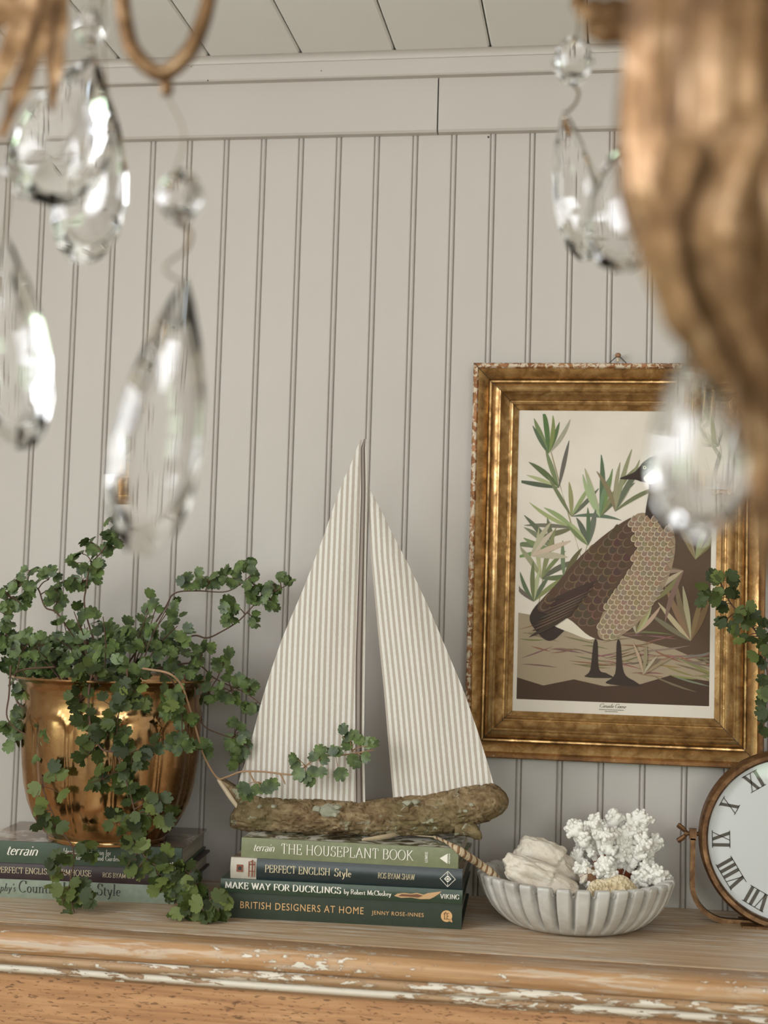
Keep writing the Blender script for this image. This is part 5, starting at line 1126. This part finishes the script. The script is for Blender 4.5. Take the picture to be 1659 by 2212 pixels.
# honeycomb coral
hc = P(1326, 1925, -.205); hcm = MB(); rows = []; pit_c = []
for i in range(141):
    u = -1 + 2 * i / 140; row = []
    for j in range(71):
        v_ = j / 70; wdt = sqrt(max(0, 1 - abs(u) ** 2.3)); x = hc.x + u * .0345; h = .028 * wdt * (1 + .10 * sin(u * 5)); a = pi * v_
        p0 = Vector((x, hc.y + .020 * cos(a) * (.35 + .65 * wdt) * -1, hc.z - .010 + h * sin(a)))
        q = p0 - Vector((0, .006 * sin(a), 0)); vd = noise.voronoi(Vector((q.x * 190, q.y * 190, q.z * 190)))[0]; wall_ = vd[1] - vd[0]
        nrm = Vector((0, cos(a) * -1, sin(a))); row.append(p0 - nrm * .0045 * smooth01(.06, .28, wall_))
    rows.append(row)
hcm.grid(rows)
k = M('comb_coral', rough=.8); k.col(k.ramp(k.noise(k.coord(), 60, 3), [(.3, srgb(206, 186, 150)), (.7, srgb(232, 218, 188))])); MAT['comb_coral'] = k.m
ho = hcm.build('honeycomb_coral', MAT['comb_coral'], None, angle=80); tag(ho, 'tan honeycomb coral piece full of small pits, at the bowl rim before the branch coral', 'coral')
# two small shell chips by the coral foot
for x, y, a, lab in ((1258, 1905, .5, 'small white scallop shell beside the foot of the branch coral'), (1290, 1912, -.7, 'curled brown shell sliver leaning on the honeycomb coral')):
    c = P(x, y, -.175); mb = MB(); n = 14
    rw = [[c + Vector(((-.5 + j / n) * .022 * (.35 + .65 * i / 6) * 1.0, -.004 * sin(pi * j / n) * 2, .020 * i / 6 + .0009 * (j % 2))) for j in range(n + 1)] for i in range(7)]
    rt_ = Matrix.Rotation(a, 3, 'Y'); rw = [[c + rt_ @ (q - c) for q in r] for r in rw]; mb.grid(rw); mb.grid([[q + Vector((0, .0012, 0)) for q in r] for r in rw])
    o = mb.build('scallop_shell' if a > 0 else 'shell_sliver', MAT['shell'] if a > 0 else MAT['straw_brown'], None); tag(o, lab, 'shell', 'shells in the marble bowl')

# ------------------------------------------------------------------ chandelier hanging between camera and wall
CD = .62; ax = PD(1660, 300, CD)
ch = empty('chandelier', (ax.x, ax.y, CEIL), 'gilded acanthus chandelier hung with faceted clear crystal pendants, close in front of the dresser', 'chandelier')
GM = MAT['gilt_chandelier']
cont = [(-260, 120), (-200, 250), (-120, 310), (0, 318), (100, 326), (250, 332), (420, 322), (500, 300), (560, 268), (620, 224), (680, 178), (750, 128), (820, 88), (880, 66), (950, 54), (1050, 42), (1150, 32), (1220, 20), (1260, 6)]
mp = CD / FPX
prof = []
for j in range(64):
    py = -260 + (1260 + 260) * j / 63; prof.append((interp(cont, py) * mp, PD(1660, py, CD).z))
def acan(r, z, a, i):
    t = i / 63; ph = 7 * (a + .9 * t); w_ = .5 + .5 * cos(ph); fine_ = .5 + .5 * cos(28 * a + 6 * t)
    return r * (1 - .20 * (1 - w_ ** .7) * smooth01(0, .12, t) * (1 - .3 * t) - .035 * fine_), z
MB().lathe((ax.x, ax.y, 0), prof, 168, acan).build('acanthus_body', GM, ch, angle=80)
MB().tube([(ax.x, ax.y, prof[0][1] - .01), (ax.x, ax.y, CEIL - .004)], [.010, .007], 12).build('stem', GM, ch)
MB().lathe((ax.x, ax.y, 0), [(.055, CEIL), (.052, CEIL - .012), (.030, CEIL - .022), (.012, CEIL - .034)], 32).build('ceiling_rose', GM, ch)
def blade(pts, wds, d, name='acanthus_leaf', fold=.35):
    """gilt leaf: a folded, thickened strip along a pixel path at depth d"""
    path = bez([PD(x, y, d) for x, y in pts], 6); n = len(path); mb = MB(); m_ = d / FPX; rows = []
    for i, p_ in enumerate(path):
        t = i / (n - 1); w_ = interp(wds, t) * m_; dr_ = (path[min(i + 1, n - 1)] - path[max(i - 1, 0)]).normalized(); sd = dr_.cross(FWD).normalized(); nn = sd.cross(dr_)
        w_ *= 1 + .12 * sin(t * 22)
        rows.append([p_ + sd * w_ * u - nn * (1 - abs(u)) * w_ * fold + nn * q for u, q in ((-1, 0), (-.5, 0), (0, 0), (.5, 0), (1, 0), (.5, .0025), (0, .003), (-.5, .0025))])
    mb.grid(rows, close=True); mb.add(rows[0] + rows[-1], [tuple(range(8)), tuple(range(8, 16))]); return mb.build(name, GM, ch, angle=50)
for pts, wds, d in ((((1420, 20), (1330, 30), (1270, 20), (1240, 0)), [(0, 40), (.6, 34), (1, 6)], .70), (((1440, -20), (1350, 60), (1300, 70), (1262, 66)), [(0, 40), (.7, 26), (1, 6)], .70),
                    (((1500, 300), (1450, 520), (1500, 700), (1572, 838)), [(0, 60), (.5, 70), (.8, 40), (1, 6)], .57), (((1640, 250), (1560, 480), (1580, 640), (1640, 800)), [(0, 60), (.5, 60), (1, 8)], .555),
                    (((135, -80), (125, 40), (118, 140), (112, 240)), [(0, 22), (.6, 22), (1, 5)], .88), (((110, -60), (80, 80), (40, 200), (0, 300)), [(0, 22), (.5, 24), (1, 6)], .87),
                    (((70, -60), (40, 60), (5, 150), (-30, 230)), [(0, 20), (.5, 26), (1, 8)], .86), (((40, -80), (10, 10), (-30, 90)), [(0, 24), (.5, 26), (1, 10)], .88), (((95, -70), (70, 40), (60, 120), (30, 190)), [(0, 16), (.5, 18), (1, 6)], .89)):
    blade(pts, wds, d)
dL = .88; mL = dL / FPX
ringp = bez([PD(x, y, dL) for x, y in ((262, -150), (262, -60), (268, 30), (288, 110), (345, 158), (400, 122), (435, 55), (456, -40), (450, -150))], 6)
MB().tube(ringp, [14 * mL + 5 * mL * sin(pi * i / (len(ringp) - 1)) for i in range(len(ringp))], 12).build('scroll_arm', GM, ch)
MB().ball(PD(360, 190, dL), 15 * mL, 12, 8, (1, 1, 1.4)).build('finial', GM, ch)
arm = bez([Vector((ax.x, ax.y, prof[0][1] + .03)), PD(1300, -420, .70), PD(850, -470, .80), PD(456, -330, .88), PD(450, -150, .88)], 8)
MB().tube(arm, .0065, 10).build('arm', GM, ch)
MB().tube(bez([PD(456, -330, .88), PD(340, -330, .88), PD(262, -250, .88), PD(262, -150, .88)], 6), .0055, 10).build('arm', GM, ch)
MB().tube(bez([PD(262, -200, .88), PD(180, -230, .885), PD(110, -160, .88), PD(90, -60, .88)], 6), .0075, 10).build('arm', GM, ch)
MB().tube(bez([PD(110, -160, .88), PD(150, -140, .95), PD(210, -90, 1.0), PD(225, -20, 1.02)], 6), .004, 8).build('arm', GM, ch)
MB().tube(bez([Vector((ax.x, ax.y, prof[0][1] + .02)), PD(1450, -260, .85), PD(1330, -130, 1.02), PD(1262, -30, 1.08), PD(1245, 15, 1.09)], 6), .005, 8).build('arm', GM, ch)
WM = MAT['steel_wire']
def wire(pts, d, r=.0006, parent=ch): return MB().tube(bez([PD(x, y, d) for x, y in pts], 5), r, 6).build('wire', WM, parent)
def pendant(top, bot, hw, d, thick=.30, spin=0.0, n=16, tear=.8):
    a, b = PD(*top, d), PD(*bot, d); L_ = (a - b).length; up_ = (a - b).normalized(); sd = up_.cross(FWD).normalized(); sd = (Matrix.Rotation(spin, 3, up_) @ sd); nn = sd.cross(up_)
    W_ = hw * d / FPX; c = (a + b) / 2; mb = MB(); out = []
    for j in range(n):
        t = 2 * pi * (j + .5) / n; s = (1 - cos(t)) / 2                       # 0 top, 1 bottom
        wd = 2.5 * s ** .9 * sqrt(max(0, 1 - s)); out.append((W_ * wd * (1 if sin(t) >= 0 else -1), L_ * (.5 - s)))
    def ring(k, z): return [c + sd * (x * k) + up_ * (y * k - (1 - k) * L_ * .04) + nn * z for x, y in out]
    T = W_ * thick * 1.5
    R_ = [ring(.36, -T), ring(.70, -T * .80), ring(1, -T * .06), ring(1, T * .06), ring(.70, T * .80), ring(.36, T)]
    for i in range(5):
        for j in range(n):
            j2 = (j + 1) % n; q = [R_[i][j], R_[i][j2], R_[i + 1][j2], R_[i + 1][j]]; mb.add(q, [(0, 1, 2), (0, 2, 3)] if (j + i) % 2 else [(1, 2, 3), (0, 1, 3)])
    mb.add(R_[0], [tuple(range(n))]); mb.add(R_[5], [tuple(range(n))])
    o = mb.build('crystal_pendant', MAT['crystal'], ch, smooth=False)
    bm = bmesh.new(); bm.from_mesh(o.data); bmesh.ops.remove_doubles(bm, verts=bm.verts, dist=1e-6); bmesh.ops.recalc_face_normals(bm, faces=bm.faces); bm.to_mesh(o.data); bm.free()
    return o
def bead(c, rx, ry, d, n=10):
    m_ = d / FPX; p_ = PD(*c, d); mb = MB()
    rings = [(.0, 1.0), (.45, .86), (.85, .42), (1, 0), (.85, -.42), (.45, -.86), (.0, -1.0)]
    mb.lathe(p_, [(max(.00005, r * rx * m_), z * ry * m_) for r, z in rings], n); return mb.build('crystal_bead', MAT['crystal'], ch, smooth=False)
# left side
wire(((360, 205), (398, 290), (378, 372)), .87); bead((390, 425), 52, 62, .87); o = wire(((390, 482), (412, 505), (402, 540)), .87, .0016); wire(((402, 540), (355, 580), (398, 612)), .87, .0008)
pendant((402, 596), (300, 1206), 100, .86, .34, .35)
pendant((205, 120), (85, 442), 118, .95, .26, -.2, tear=1.1); wire(((205, 125), (200, 60), (222, -10)), .97); bead((196, 60), 38, 44, .97); wire(((196, 20), (210, -30), (225, -25)), .99)
pendant((235, 205), (170, 572), 78, 1.02, .30, .3); wire(((235, 210), (225, 120), (225, -15)), 1.02)
pendant((8, 500), (52, 975), 82, .90, .32, -.25); wire(((8, 505), (20, 440), (25, 350), (10, 200), (20, 60)), .90); bead((28, 370), 22, 24, .92); bead((46, 412), 16, 18, .92)
# right side
wire(((1245, 18), (1248, 60), (1240, 90)), 1.09); bead((1238, 132), 46, 54, 1.09); wire(((1238, 182), (1250, 200), (1242, 225), (1222, 245)), 1.09, .0012)
pendant((1218, 236), (1268, 566), 58, 1.09, .36, .3)
pendant((1345, 300), (1345, 592), 82, .92, .30, -.3); wire(((1345, 305), (1360, 200), (1400, 60)), .90)
pendant((1490, 745), (1520, 1168), 112, .60, .30, .2); wire(((1490, 750), (1500, 700), (1520, 640)), .60, .0008)
